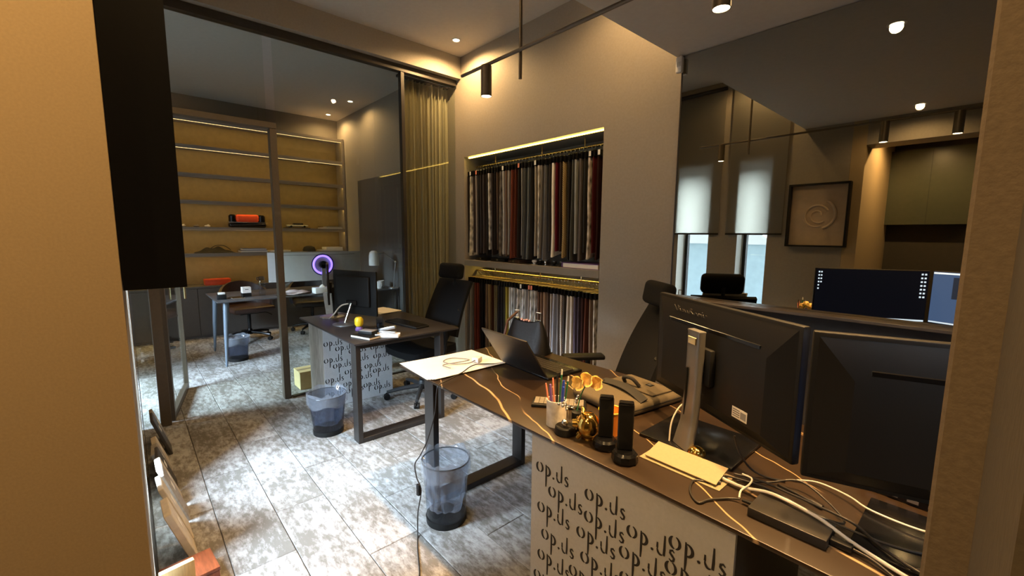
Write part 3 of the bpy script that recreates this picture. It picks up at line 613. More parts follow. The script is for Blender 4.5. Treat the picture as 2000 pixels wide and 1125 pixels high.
def star_base(t, r, z, m, wheel, rz=0):
    for k in range(5):
        a = rz+2*PI*k/5; c, s = math.cos(a), math.sin(a)
        B().loft([(.02*c, .02*s, z), (r*.55*c, r*.55*s, z-.008), (r*c, r*s, z-.03)], [.024, .020, .015], 8).obj('base_arm', m, t)
        w = B(); w.cyl((r*c-.022*s, r*s+.022*c, .028), (r*c-.006*s, r*s+.006*c, .028), .027); w.cyl((r*c+.006*s, r*s-.006*c, .028), (r*c+.022*s, r*s-.022*c, .028), .027); w.cyl((r*c, r*s, .03), (r*c, r*s, z-.035), .008)
        w.obj('caster', wheel, t)
    B().lathe([(0, z-.03), (.034, z-.03), (.036, z+.02), (.026, z+.05), (0, z+.05)]).obj('hub', m, t)
# brown tub chair at the far desk: faces +x
def tub_chair(lab, loc, rz, m, swivel=True):
    t = thing('tub_chair', lab, 'chair', loc, rz)
    B().box(-.26, .26, -.27, .25, .41, .49, .035, 3).obj('seat', m, t)
    def shell(u, v):
        a = -.15+(PI+.3)*u; r = .30+.03*v; return (r*math.cos(a)*1.0, .02+r*math.sin(a)*.98, .44+v*(.17+.20*max(0, math.sin(PI*u))**1.3))
    B().grid(shell, 30, 6, .035).obj('tub_back', m, t)
    B().box(-.15, .15, -.15, .15, .385, .408).obj('seat_plate', BLACK, t)
    if swivel:
        star_base(t, .29, .11, BLACKG, BLACK, .3); B().cyl((0, 0, .155), (0, 0, .384), .022).obj('gas_lift', BLACK, t)
        B().tube([(.05, 0, .38), (.2, -.05, .37), (.27, -.09, .33)], .006).obj('lever', BLACK, t)
    else:
        for sx in (-1, 1):
            for sy in (-1, 1): B().loft([(sx*.14, sy*.14, .386), (sx*.24, sy*.24, .001)], [.016, .010], 10).obj('leg', BLACK, t)
    return t
tub_chair('brown leather swivel tub chair behind the far desk', (-6.90, 1.22, 0), math.radians(100), LEATHER)
tub_chair('dark swivel tub chair under the far desk beneath the purple ring', (-6.95, 2.08, 0), math.radians(80), mat('dark_leather', (.018, .016, .016), .4, noise=.2, scale=60))
tub_chair('grey brown tub chair beside the lamp table', (-5.32, 2.08, 0), math.radians(200), mat('taupe_fabric', (.12, .09, .075), .85, noise=.1, scale=200), False)
tub_chair('black leather armchair behind the fixed glass beside the door', (-5.75, -.55, 0), math.radians(20), mat('dark_leather', (.018, .016, .016)), False)
# lamp table
lt = thing('lamp_table', 'dark narrow table by the wall under the desk lamp', 'table', (-5.98, 2.64, 0))
B().box(-.42, .42, -.19, .19, .715, .735, .004).obj('table_top', FARDESK, lt)
for sx in (-1, 1):
    for sy in (-1, 1): B().box(sx*.39-.015, sx*.39+.015, sy*.165-.015, sy*.165+.015, .001, .7145).obj('leg', DARKMETAL, lt)
lp = thing('desk_lamp', 'silver articulated desk lamp with a white dome shade', 'lamp', (-5.62, 2.78, .736))
B().lathe([(0, 0), (.07, 0), (.07, .012), (.012, .018), (0, .018)]).obj('lamp_base', SILVER, lp)
B().loft([(0, 0, .019), (.03, .02, .36)], .008).obj('lower_arm', SILVER, lp); B().sphere((.03, .02, .37), .016).obj('joint', SILVER, lp)
B().loft([(.03, .02, .37), (-.03, -.12, .50)], .007).obj('upper_arm', SILVER, lp); B().loft([(-.03, -.12, .50), (-.03, -.20, .49)], .010).obj('head_joint', SILVER, lp)
B().lathe([(0, .10), (.03, .098), (.055, .075), (.064, .03), (.066, -.10), (.063, -.10), (.06, .03), (0, .09)], (-.03, -.265, .43)).obj('lamp_shade', WHITE, lp)
for i, (x, yy, q) in enumerate([(-5.80, 2.68, 'white mug nearer the wall on the lamp table'), (-5.72, 2.62, 'white mug in front on the lamp table')]):
    t = thing('mug', q, 'mug', (x, yy, .736)); B().lathe([(0, 0), (.036, 0), (.04, .01), (.042, .10), (.038, .10), (.036, .012), (0, .012)]).obj('mug_body', WHITE, t); B().loft([(.04, 0, .08), (.065, 0, .07), (.065, 0, .04), (.04, 0, .025)], .005).obj('handle', WHITE, t)
t = thing('paper_stack', 'pale paper stack on the lamp table', 'papers', (-6.02, 2.60, .736), .1)
for k in range(3): B().box(-.15, .15, -.105, .105, .003*k, .003*k+.0025).obj('sheet', PAPER, t, (.006*k, 0, 0), .04*k)

# ------------------------------------------------------------------ waste bins
def bin_(lab, loc, h, r0, r1, body, rz=0, base=BLACK):
    t = thing('waste_bin', lab, 'bin', loc, rz, 'clear waste bins with liners')
    B().lathe([(r0, .035), (r1, h), (r1-.003, h), (r0-.003, .036)], n=40).obj('bin_wall', body, t, smooth=60)
    B().lathe([(0, 0), (r0+.002, 0), (r0+.004, .034), (0, .034)], n=40).obj('bin_base', base, t)
    B().loft([((r1+.001)*math.cos(2*PI*k/40), (r1+.001)*math.sin(2*PI*k/40), h) for k in range(41)], .004, 8, False).obj('rim', BLACKG, t)
    rr = random.Random(lab)
    ph = [rr.uniform(0, 6) for _ in range(6)]
    def film(u, v):
        a = 2*PI*u; k = .5+.5*math.sin(a*9+ph[0]+2*math.sin(3*a+ph[3])); k2 = math.sin(a*5+ph[1])
        if v < .28:   # outside fold
            q = v/.28; z = h-.07-.012*k2+q*(.082+.02*k); r = r1+.006+.003*k
        elif v < .36: z = h+.012+.016*k; r = r1+.005-.012*(v-.28)/.08
        else:
            q = (v-.36)/.64; z = h+.006-(h-.055)*q; r = (r1-.008)*(1-q)+(r0-.012)*q-.010*k*(.4+q)-.006*math.sin(q*14+a*4+ph[2])
            if q > .985: r *= .5
        return (r*math.cos(a), r*math.sin(a), z)
    B().grid(film, 72, 22).obj('liner', BAGFILM, t, smooth=25)
    return t
bin_('smoky waste bin with a crinkled liner standing beside the middle desk', (-3.26, 1.05, 0), .30, .105, .135, SMOKE)
bin_('tall clear waste bin with black base by the near desk leg', (-1.815, 1.165, 0), .335, .102, .122, CLEAR)
bin_('small smoky waste bin under the far desk end', (-5.86, .90, 0), .27, .10, .12, SMOKE)

# ------------------------------------------------------------------ lettering
def word_mesh(s):
    """the cut-out word drawn as tapered strokes, x-height ~1 unit, in the xz plane"""
    b = B(); zo = 0
    def stroke(pts, wd):
        nonlocal zo
        P = [Vector((p[0], 0, p[1])) for p in pts]; L_, R_ = [], []
        for i, p in enumerate(P):
            d = (P[min(i+1, len(P)-1)]-P[max(0, i-1)]).normalized(); nrm = Vector((-d.z, 0, d.x)); w = wd[i] if isinstance(wd, list) else wd
            L_.append(p+nrm*w/2); R_.append(p-nrm*w/2)
        y0 = -.028-zo; zo += .0006
        A = [[b.bm.verts.new((q.x*s, yy*s, q.z*s)) for q in Q] for Q, yy in ((L_, y0), (R_, y0), (R_, 0), (L_, 0))]
        for r in range(4):
            for i in range(len(P)-1): b.bm.faces.new((A[r][i], A[r][i+1], A[(r+1) % 4][i+1], A[(r+1) % 4][i]))
        b.bm.faces.new([A[r][0] for r in range(4)]); b.bm.faces.new([A[r][-1] for r in range(3, -1, -1)])
    def arc(cx, cz, rx, rz, a0, a1, n=14): return [(cx+rx*math.cos(math.radians(a0+(a1-a0)*i/n)), cz+rz*math.sin(math.radians(a0+(a1-a0)*i/n))) for i in range(n+1)]
    tap = lambda n, lo, hi: [lo+(hi-lo)*math.sin(PI*i/n)**.8 for i in range(n+1)]
    stroke(arc(.0, .5, .40, .50, 118, 270), tap(14, .05, .26)); stroke(arc(.0, .5, .40, .50, 282, 440), tap(14, .05, .22))
    stroke([(.86, 1.05), (.90, .6), (.90, -.6), (.88, -1.25)], [.10, .20, .19, .12])
    stroke(arc(.98, .45, .42, .48, 98, -100, 16), tap(16, .05, .24))
    stroke([(1.78, .02), (1.88, .06), (1.98, .02)], [.16, .22, .16])
    stroke(arc(2.62, .45, .30, .47, 180, 300, 10), tap(10, .06, .18)); stroke([(2.32, .9), (2.32, .45)], [.12, .16])
    stroke([(2.93, 1.75), (2.93, .6), (2.90, .05)], [.12, .20, .18])
    stroke([(3.75, .78), (3.60, .92), (3.42, .82), (3.40, .62), (3.58, .46), (3.74, .30), (3.70, .08), (3.52, -.02), (3.34, .10)], [.08, .14, .16, .17, .20, .19, .17, .13, .07])
    return b.mesh('lettering', CUT)
WORD3 = word_mesh(.0385); WORD2 = word_mesh(.0360)
W3 = [(-1.112, .598), (-1.045, .524), (-.87, .597), (-1.102, .434), (-.87, .514), (-.696, .554), (-.552, .598), (-1.078, .33), (-.902, .437), (-.721, .466), (-1.097, .232), (-.881, .35), (-.56, .512), (-.933, .265), (-1.117, .131), (-.715, .378), (-.545, .420), (-.70, .295), (-.56, .335), (-.75, .20), (-.56, .245), (-.93, .165), (-.72, .11), (-.55, .15)]
W2 = [(1.2, .565), (1.295, .511), (1.409, .469), (1.607, .47), (1.197, .42), (1.43, .388), (1.632, .384), (1.27, .361), (1.547, .305), (1.368, .288), (1.625, .248), (1.201, .242), (1.456, .215), (1.632, .086), (1.35, .179), (1.374, .114), (1.532, .13), (1.20, .12), (1.44, .56), (1.60, .60)]

# ------------------------------------------------------------------ desks
def leg_frame(d, x, y0, y1):
    w, th = .045, .016
    b = B(); b.box(x-w, x+w, y0, y0+.035, .001, DZ-.0165, .002, 1); b.obj('leg', DARKMETAL, d)
    b = B(); b.box(x-w, x+w, y1-.035, y1, .001, DZ-.0165, .002, 1); b.obj('leg', DARKMETAL, d)
    B().box(x-w, x+w, y0+.0355, y1-.0355, .001, .036, .002, 1).obj('foot_bar', DARKMETAL, d)
    B().box(x-w, x+w, y0+.0355, y1-.0355, DZ-.045, DZ-.0165, .002, 1).obj('top_bar', DARKMETAL, d)
d2 = thing('office_desk', 'dark desk with a lettered grey pedestal beside the glass partition', 'desk', (-3.52, 1.56, 0))
B().box(-.635, .635, -.435, .435, DZ-.016, DZ, .006, 2).obj('desk_top', DESK2M, d2)
leg_frame(d2, .63-.06, -.42, .30)
p2 = B().box(-.56, -.19, -.38, .235, .004, DZ-.017, .002, 1).obj('pedestal', PEDSIDE, d2)
B().box(-.1895, -.182, -.38, .235, .004, DZ-.017).obj('pedestal_front', PEDGREY, d2)
for yy, zz in W2: mk('lettering', WORD2, d2, (-.1815, yy-1.56, zz-.018), math.radians(90))
d3 = thing('office_desk', 'brown veined marble desk with a lettered grey pedestal in the foreground', 'desk', (-.70, 1.57, 0))
B().box(-1.545, 1.70, -.437, .44, DZ-.014, DZ, .004, 2).obj('desk_top', MARBLE, d3)
leg_frame(d3, -1.285, -.40, .29)
B().box(-.458, .312, -.41, .25, .004, DZ-.015, .002, 1).obj('pedestal', mat('pedestal_core', (.06, .05, .04), .7, noise=.1), d3)
B().box(-.458, .312, -.4225, -.4105, .004, DZ-.015).obj('pedestal_front', PEDGREY, d3)
for x, z in W3: mk('lettering', WORD3, d3, (x+.70, -.423, z-.019))
B().box(.52, 1.1, -.30, .25, .004, DZ-.015, .002, 1).obj('pedestal', PEDGREY, d3)
DT = DZ+.0005

# ------------------------------------------------------------------ office chairs
def office_chair(lab, loc, rz, hr=1.0):
    t = thing('office_chair', lab, 'chair', loc, rz, 'black mesh office chairs')
    star_base(t, .32, .10, mat('chair_base', (.05, .055, .06), .4, metal=.3, noise=.05), BLACK, .45)
    B().cyl((0, 0, .145), (0, 0, .40), .024).obj('gas_lift', BLACK, t)
    B().box(-.10, .10, -.12, .12, .40, .43, .01).obj('mechanism', BLACK, t)
    def seat(u, v):
        x = -.255+.51*u; y = -.25+.48*v
        return (x*(1-.10*(2*v-1)**4), y*(1-.06*(2*u-1)**4), .50-.012*math.sin(PI*u)-.05*max(0, .25-v)**1.2*2)
    B().grid(seat, 16, 16, .065).obj('seat', MESHB, t, smooth=60)
    def back(u, v):
        w = .245-.02*v; x = -w+2*w*u; lean = .07+.22*v-.02*math.sin(PI*v)
        y = .17+lean-.055*(1-(2*u-1)**2)*.6+.0
        return (x, y+.05*(2*u-1)**2*-.8, .56+.50*v)
    B().grid(back, 16, 18, .03).obj('backrest', MESHB, t, smooth=60)
    B().tube([(0, .10, .41), (0, .24, .43), (0, .335, .56), (0, .36, .80), (0, .425, 1.03)], .022, 10).obj('back_spine', BLACK, t)
    for sx in (-1, 1): B().tube([(0, .345, .66), (sx*.13, .33, .70), (sx*.20, .29, .80)], .014, 8).obj('back_strut', BLACK, t)
    B().tube([(0, .425, 1.03), (0, .415, 1.12)], .013, 8).obj('headrest_stem', BLACK, t)
    h = B().box(-.15, .15, -.045, .045, -.075, .075, .035, 4); h.obj('headrest', MESHB, t, (0, .375, 1.145), (math.radians(-10), 0, 0))
    for sx in (-1, 1):
        B().tube([(sx*.20, .02, .435), (sx*.285, .02, .45), (sx*.30, .03, .56), (sx*.30, .03, .655)], .018, 8).obj('arm_post', BLACK, t)
        B().box(sx*.30-.045, sx*.30+.045, -.15, .14, .657, .69, .012, 3).obj('armrest', BLACK, t)
    return t
office_chair('black mesh office chair with headrest behind the middle desk', (-3.455, 1.97, 0), math.radians(8))
office_chair('black mesh office chair with headrest behind the laptop bag', (-1.575, 2.11, 0), math.radians(-36))

# ------------------------------------------------------------------ things on the middle desk
def monitor(t, w, h, z0, mback, tilt=0):
    """local: screen faces +y, centre at x=0"""
    B().box(-w/2, w/2, -.006, .012, z0, z0+h, .004, 2).obj('panel', BLACK, t)
    B().box(-w/2+.006, w/2-.006, .0122, .0128, z0+.012, z0+h-.006).obj('screen', mback, t)
    return t
m2 = thing('monitor', 'black monitor seen from behind on the middle desk', 'monitor', (-3.62, 1.432, DT), math.radians(21))
monitor(m2, .50, .375, .070, BLACKG)
B().box(-.19, .19, -.030, -.0062, .14, .40, .012, 3).obj('rear_bulge', BLACK, m2); B().box(-.06, .06, -.045, -.0302, .155, .195, .006).obj('mount', BLACKG, m2)
B().loft([(.0, -.04, .17), (-.015, -.10, .012)], [.011, .013], 12).obj('stand_leg', CHROME, m2)
B().lathe([(0, 0), (.10, 0), (.10, .006), (.085, .011), (0, .011)], (-.01, -.105, 0), 32).obj('stand_base', SILVER, m2)
B().tube([(-.03, -.046, .165), (-.10, -.07, .14), (-.16, -.10, .06), (-.25, -.06, .02), (-.30, .02, .012)], .006).obj('cable', CABLEW, m2)
m2b = thing('monitor', 'black monitor turned edge on near the glass partition', 'monitor', (-4.0, 1.345, DT), math.radians(162))
monitor(m2b, .28, .36, .13, BLACKG)
B().box(-.03, .03, -.030, -.0062, .22, .32, .006).obj('mount', BLACK, m2b); B().loft([(0, -.035, .27), (0, -.05, .012)], [.016, .02], 12).obj('stand_leg', BLACK, m2b); B().lathe([(0, 0), (.105, 0), (.105, .006), (.09, .010), (0, .010)], (0, -.02, 0), 32).obj('stand_base', SILVER, m2b)
t = thing('notebook', 'black notebook with white page edges near the middle desk corner', 'notebook', (-3.03, 1.27, DT), math.radians(18))
B().box(-.10, .10, -.055, .055, 0, .003).obj('cover', BLACK, t); B().box(-.098, .098, -.0545, .052, .0032, .016).obj('pages', PAPER, t); B().box(-.10, .10, -.055, .055, .0162, .019).obj('cover', BLACK, t)
t = thing('pocket_book', 'small black organiser lying on the black notebook', 'notebook', (-3.06, 1.30, DT+.0195), math.radians(30))
B().box(-.06, .06, -.04, .04, 0, .022, .003).obj('organiser_body', BLACK, t); B().box(-.055, .055, -.035, .035, .0222, .026, .001).obj('organiser_cover', mat('grey_cover', (.25, .25, .26), .5, noise=.1), t)
t = thing('stapler', 'silver stapler resting on the white tray', 'stapler', (-2.975, 1.415, DT+.0265), math.radians(40))
B().box(-.065, .065, -.016, .016, 0, .010, .003).obj('stapler_base', SILVER, t); B().obox((0, 0, .030), (.97, 0, .22), (0, 1, 0), (-.22, 0, .97), .065, .014, .012, .006).obj('stapler_arm', SILVER, t); B().cyl((-.055, -.017, .02), (-.055, .017, .02), .010).obj('hinge', CHROME, t)
t = thing('white_tray', 'white plastic hole punch tray at the middle desk edge', 'tray', (-2.945, 1.40, DT), math.radians(50))
B().box(-.085, .085, -.035, .035, 0, .014, .004).obj('tray_base', WHITE, t); B().box(-.085, .085, -.035, -.027, .0142, .026, .002).obj('tray_wall', WHITE, t); B().box(-.085, .085, .027, .035, .0142, .026, .002).obj('tray_wall', WHITE, t)
t = thing('yellow_figure', 'small yellow rounded desk figure with a purple base', 'figurine', (-3.30, 1.33, DT))
B().lathe([(0, 0), (.028, 0), (.03, .012), (.02, .03), (0, .03)]).obj('foot', PURPLE, t); B().lathe([(0, .031), (.024, .033), (.033, .05), (.033, .085), (.022, .103), (0, .108)]).obj('body', YELLOW, t)
for i, (x, yy, r, q) in enumerate([(-3.20, 1.46, .033, 'clear drinking glass nearer the keyboard on the middle desk'), (-3.30, 1.50, .03, 'clear drinking glass behind the other on the middle desk')]):
    t = thing('drinking_glass', q, 'glass', (x, yy, DT)); B().lathe([(0, 0), (r*.85, 0), (r, .085), (r-.003, .085), (r*.85-.003, .006), (0, .006)]).obj('glass_body', CLEAR, t); B().lathe([(0, .0065), (r*.83-.002, .0065), (r*.86, .03), (0, .03)]).obj('glass_content', SMOKE, t)
def keyboard(lab, loc, rz, w=.44, d=.13, rows=5, cols=15, m=BLACK):
    t = thing('keyboard', lab, 'keyboard', loc, rz)
    B().box(-w/2, w/2, -d/2, d/2, 0, .014, .004).obj('keyboard_body', m, t)
    b = B(); px_, py_ = (w-.02)/cols, (d-.016)/rows
    for i in range(cols):
        for j in range(rows): b.box(-w/2+.011+i*px_, -w/2+.009+(i+1)*px_, -d/2+.009+j*py_, -d/2+.007+(j+1)*py_, .0142, .019)
    b.obj('keys', BLACKG, t)['kind'] = 'stuff'
    return t
keyboard('black keyboard on the middle desk in front of the chair', (-3.26, 1.72, DT), math.radians(8))
t = thing('paper_stack', 'pale paper stack on the middle desk near the glass', 'papers', (-3.98, 1.84, DT), .1)
for k in range(4): B().box(-.15, .15, -.105, .105, .003*k, .003*k+.0026).obj('sheet', PAPER, t, (.004*k, .003*k, 0), .03*k)

# ------------------------------------------------------------------ things on the near desk
t = thing('drawing_sheets', 'large white paper sheets lying on the near desk end', 'papers', (-2.06, 1.39, DT), math.radians(-3))
for k in range(4): B().box(-.19, .17, -.245, .235, .0022*k, .0022*k+.002).obj('sheet', PAPER, t, (.008*k-.01, .006*k-.008, 0), .018*(k-1.5))
PT = DT+.0125
t = thing('phone_charger', 'white phone charger with a coiled white cable on the paper', 'charger', (-1.985, 1.50, PT), .4)
B().box(-.022, .022, -.025, .025, 0, .028, .004).obj('plug_body', WHITE, t); b = B()
for sx in (-.008, .008): b.cyl((sx, .025, .014), (sx, .042, .014), .002)
b.obj('plug_pins', BRASS, t)
B().tube([(0, -.026, .014), (-.02, -.07, .006), (-.10, -.12, .005), (-.17, -.10, .005), (-.16, -.02, .005), (-.06, .0, .005), (-.05, -.06, .011), (-.13, -.16, .005), (-.06, -.19, .005)], .0032).obj('cable', mat('cable_grey', (.20, .19, .18), .5, noise=.05), t)
lp = thing('laptop', 'black open laptop seen from behind on the near desk', 'laptop', (-1.70, 1.61, DT), math.radians(-4))
B().box(-.20, .20, 0, .26, .0, .014, .004).obj('laptop_base', BLACKG, lp)
ly, lz = -.145, .215; ll = math.hypot(ly, lz)
B().obox((0, ly/2-.004, .018+lz/2), (1, 0, 0), (0, ly/ll, lz/ll), (0, -lz/ll, ly/ll), .20, ll/2, .0045, .003).obj('lid', mat('laptop_lid', (.020, .018, .017), .45, metal=.2, noise=.1, scale=80), lp)
B().obox((0, ly/2+.002, .018+lz/2+.004), (1, 0, 0), (0, ly/ll, lz/ll), (0, -lz/ll, ly/ll), .19, ll/2-.012, .0008).obj('screen', BLACKG, lp)
b = B()
for i in range(13):
    for j in range(5): b.box(-.175+.027*i, -.152+.027*i, .10+.024*j, .121+.024*j, .0142, .0165)
b.obj('keys', DARKMETAL, lp)['kind'] = 'stuff'
# handbag behind the laptop
hb = thing('handbag', 'black leather handbag with silver buckles behind the laptop', 'handbag', (-2.0, 1.925, DT), math.radians(12))
def bag(u, v):
    a = 2*PI*u; k = (1-.35*v**1.5); x = .165*k*math.copysign(abs(math.cos(a))**.6, math.cos(a)); yv = .065*(1-.7*v)*math.copysign(abs(math.sin(a))**.6, math.sin(a))
    return (x, yv, .002+.19*v+.025*v*(abs(x)/.165)**2*2)
B().grid(bag, 36, 10).obj('bag_body', mat('bag_leather', (.008, .008, .009), .42, noise=.15, scale=50, bump=.1, spec=.3), hb, smooth=60)
B().box(-.16, .16, -.06, .06, .0, .003).obj('bag_bottom', BLACK, hb)
for sx in (-.085, .085):
    b = B(); P = [(sx-.018, 0, .212), (sx+.018, 0, .212), (sx+.018, 0, .262), (sx-.018, 0, .262), (sx-.018, 0, .212)]
    for p, q in zip(P, P[1:]): b.cyl(p, q, .004, n=8)
    b.obj('buckle', CHROME, hb)
    B().box(sx-.012, sx+.012, -.004, .004, .175, .215).obj('strap_loop', BRASS if sx < 0 else BLACK, hb)
B().loft([(-.085+.0, .0, .25), (-.11, -.07, .20), (-.115, -.10, .10), (-.09, -.12, .03), (-.03, -.12, .022)], [.009]*5, 8).obj('shoulder_strap', LEATHER, hb)
for k in range(4): B().sphere((-.045+.02*k, -.004, .205-.004*(k % 2)), .009, n=10).obj('bead', mat('bead_rose', (.7, .4, .38), .25, metal=.5, noise=.1), hb)

cup = thing('pen_cup', 'white marbled pen cup near the front edge of the desk', 'cup', (-1.12, 1.245, DT))
B().lathe([(0, 0), (.040, 0), (.040, .105), (.037, .105), (.037, .004), (0, .004)], n=32).obj('cup_body', mat('cup_marble', (.62, .60, .58), .4, noise=.2, scale=30), cup)
B().lathe([(.0405, .1005), (.0405, .106), (.0368, .106), (.0368, .1054), (.0403, .1052)], n=32).obj('rim', WHITE, cup)
PENS = [('coral pencil leaning left in the pen cup', CORAL, (-.02, -.01), (-.042, -.02), .165, None), ('coral pencil standing in the middle of the pen cup', CORAL, (-.008, .0), (-.028, .006), .185, None), ('coral pencil leaning right in the pen cup', CORAL, (.012, -.012), (.006, -.03), .165, None),
        ('dark green pencil with a white tip, tallest in the cup', GREEN, (.0, .012), (.004, .024), .225, WHITE), ('blue ballpoint pen in the pen cup', BLUE, (.012, .01), (.022, .016), .185, BLUE), ('purple blue capped marker in the pen cup', PURPLE, (-.006, -.018), (-.012, -.026), .17, PURPLE), ('short blue marker at the right of the pen cup', BLUE, (.022, .0), (.034, .002), .165, BLUE), ('green pencil with a white tip right of the cup', GREEN, (.016, .022), (.030, .034), .20, WHITE), ('thin black pen at the back of the pen cup', BLACK, (-.014, .018), (-.026, .030), .20, BLACK)]
for lab, m, a, c, h, tip in PENS:
    t = thing('pen', lab, 'pen', (-1.12, 1.245, DT), 0, 'pens in the white cup')
    p0 = Vector((a[0]*.9, a[1]*.9, .0055)); p1 = Vector((c[0], c[1], h)); r_ = .0036 if m in (CORAL, GREEN, BLACK) else .0055
    B().loft([p0, p0.lerp(p1, .9)], r_, 8).obj('barrel', m, t); B().loft([p0.lerp(p1, .9), p1], [r_*1.05, r_*.8], 8).obj('tip', tip or m, t)
kt = thing('kinetic_toy', 'black based desk ornament with silver balls on thin wires', 'ornament', (-1.045, 1.215, DT)); kt.scale = (.82, .82, .88)
B().lathe([(0, 0), (.050, 0), (.052, .004), (.048, .030), (.044, .034), (0, .034)], n=32).obj('ornament_base', BLACK, kt)
B().tube([(.01, .0, .034), (.012, .01, .08), (.005, .0, .13), (-.02, .01, .15)], .0022).obj('wire', CHROME, kt)
B().sphere((.006, -.012, .052), .0165).obj('large_ball', CHROME, kt)
for x, yy, z in ((-.045, .0, .118), (-.03, .01, .125), (-.015, -.005, .12), (0, .0, .128), (.012, .01, .122), (.025, .0, .13), (.04, .01, .124), (.05, .015, .15), (.055, .01, .165), (.06, .015, .18), (-.005, .01, .112), (.015, -.01, .113)): B().sphere((x, yy, z), .0075, n=12).obj('bead', CHROME, kt)
B().tube([(-.05, 0, .118), (0, .002, .122), (.045, .012, .128), (.06, .013, .185)], .0015).obj('wire', CHROME, kt)
fl = thing('orchid_sprig', 'yellow artificial orchid sprig in a small dark holder', 'flower', (-1.10, 1.35, DT))
B().lathe([(0, 0), (.022, 0), (.022, .03), (.008, .034), (0, .034)]).obj('holder', BLACK, fl); B().tube([(0, 0, .034), (.01, .01, .10), (.03, .03, .16), (.05, .05, .17)], .0025).obj('stem', GREEN, fl)
for cx, cy, cz in ((.005, .01, .155), (.035, .03, .175), (.07, .05, .165)):
    for k in range(5):
        a = 2*PI*k/5; d = Vector((math.cos(a)*.7, -.4, math.sin(a)*.8)).normalized(); sd = d.cross(Vector((.3, -1, .2))).normalized()
        B().grid(lambda u, v: Vector((cx, cy, cz))+d*.034*u+sd*.019*(2*v-1)*math.sin(PI*min(.999, max(.08, u*.9)))+Vector((0, -.008*u*u, 0)), 5, 4, .0012).obj('petal', FLOWER, fl)
t = keyboard('black desk keypad with pale keys behind the pen cup', (-1.245, 1.40, DT), math.radians(38), .24, .09, 4, 10)
for c in t.children:
    if c.name.startswith('keys'): c.data.materials[0] = mat('pale_keys', (.20, .18, .15), .5, noise=.1)
pg = thing('gold_piggy', 'shiny gold pig money box on the desk edge', 'money box', (-.960, 1.245, DT), math.radians(-50)); pg.scale = (.80, .80, .84)
B().sphere((0, 0, .062), .058, (1.0, .95, 1.04), 28).obj('body', GOLD, pg); B().lathe([(0, 0), (.03, 0), (.034, .012), (0, .014)]).obj('foot_ring', GOLD, pg)
for sx in (-1, 1): B().loft([(sx*.026, -.020, .108), (sx*.034, -.026, .128), (sx*.036, -.034, .136)], [.014, .009, .002], 10).obj('ear', GOLD, pg)
B().loft([(0, -.045, .066), (0, -.072, .066)], [.022, .018], 16).obj('snout', GOLD, pg)
for sx in (-1, 1): B().sphere((sx*.022, -.048, .086), .006, n=10).obj('eye', GOLD, pg); B().loft([(sx*.026, -.035, .03), (sx*.030, -.050, .012)], [.014, .010], 10).obj('foot', GOLD, pg)
B().box(-.0025, .0025, -.018, .018, .1255, .1275).obj('coin_slot', BLACK, pg)
oc = thing('orange_cup', 'shallow orange cup behind the gold pig', 'cup', (-.93, 1.345, DT))
B().lathe([(0, 0), (.034, 0), (.040, .06), (.046, .095), (.043, .095), (.036, .05), (0, .045)], n=30).obj('cup_body', ORANGE, oc); B().lathe([(.0465, .091), (.0475, .096), (.0455, .0975), (.0425, .0955)], n=30).obj('rim', YELLOW, oc)
for i, (x, yy, h, q) in enumerate([(-.875, 1.238, .150, 'shorter black upright headset charger beside the gold pig'), (-.775, 1.21, .165, 'taller black upright headset charger beside the beige outlet box')]):
    t = thing('headset_charger', q, 'charger', (x, yy, DT), math.radians(35), 'black upright headset chargers')
    B().lathe([(0, 0), (.041, 0), (.045, .006), (.043, .028), (.035, .036), (0, .036)], n=10).obj('foot', BLACKG, t)
    B().obox((0, .008, .036+h/2), (1, 0, 0), (0, 1, .05), (0, -.05, 1), .026, .011, h/2, .006, 3).obj('upright', BLACK, t); B().box(-.024, .024, -.012, .014, .036+h-.004, .036+h+.008, .004).obj('top_cap', BLACKG, t)
# laptop bag
lb = thing('laptop_bag', 'olive brown laptop sleeve bag with a shoulder strap lying on the desk', 'bag', (-1.09, 1.70, DT), math.radians(-9))
B().box(-.165, .165, -.20, .20, 0, .045, .020, 4).obj('bag_body', BAGM, lb)
B().tube([(-.15, -.19, .026), (.15, -.19, .026), (.16, -.18, .026), (.162, .18, .026)], .005).obj('piping', BAGD, lb)
B().box(-.13, .13, .02, .17, .0455, .054, .004).obj('flap', BAGM, lb); B().box(.02, .05, .10, .13, .0545, .0565).obj('badge', BLACK, lb); B().box(.026, .044, .106, .124, .0567, .0573).obj('badge_plate', SILVER, lb)
B().grid(lambda u, v: (-.15+.30*u, -.035+.045*v-.05*u+.02*math.sin(3*u), .0475+.012*math.sin(PI*u)+.010*v), 14, 3, .003).obj('strap', BAGD, lb)
B().tube([(-.06, .05, .056), (-.05, .03, .085), (0, .03, .092), (.03, .05, .058)], .009).obj('carry_handle', BAGD, lb)
b = B(); b.loft([(-.165, -.01, .05), (-.15, -.03, .06), (-.13, -.02, .052)], .006); b.obj('clip', BLACK, lb)
t = thing('brass_keys', 'small bunch of brass and orange trinkets beside the laptop bag', 'keyring', (-1.30, 1.72, DT))
B().loft([(.02*math.cos(2*PI*k/16), .02*math.sin(2*PI*k/16), .004) for k in range(17)], .002, 6).obj('key_ring', BRASS, t)
for k in range(3): B().box(-.006, .006, .01, .06, .001, .005).obj('key', BRASS if k else ORANGE, t, (0, 0, .0015*k), -1+.8*k)

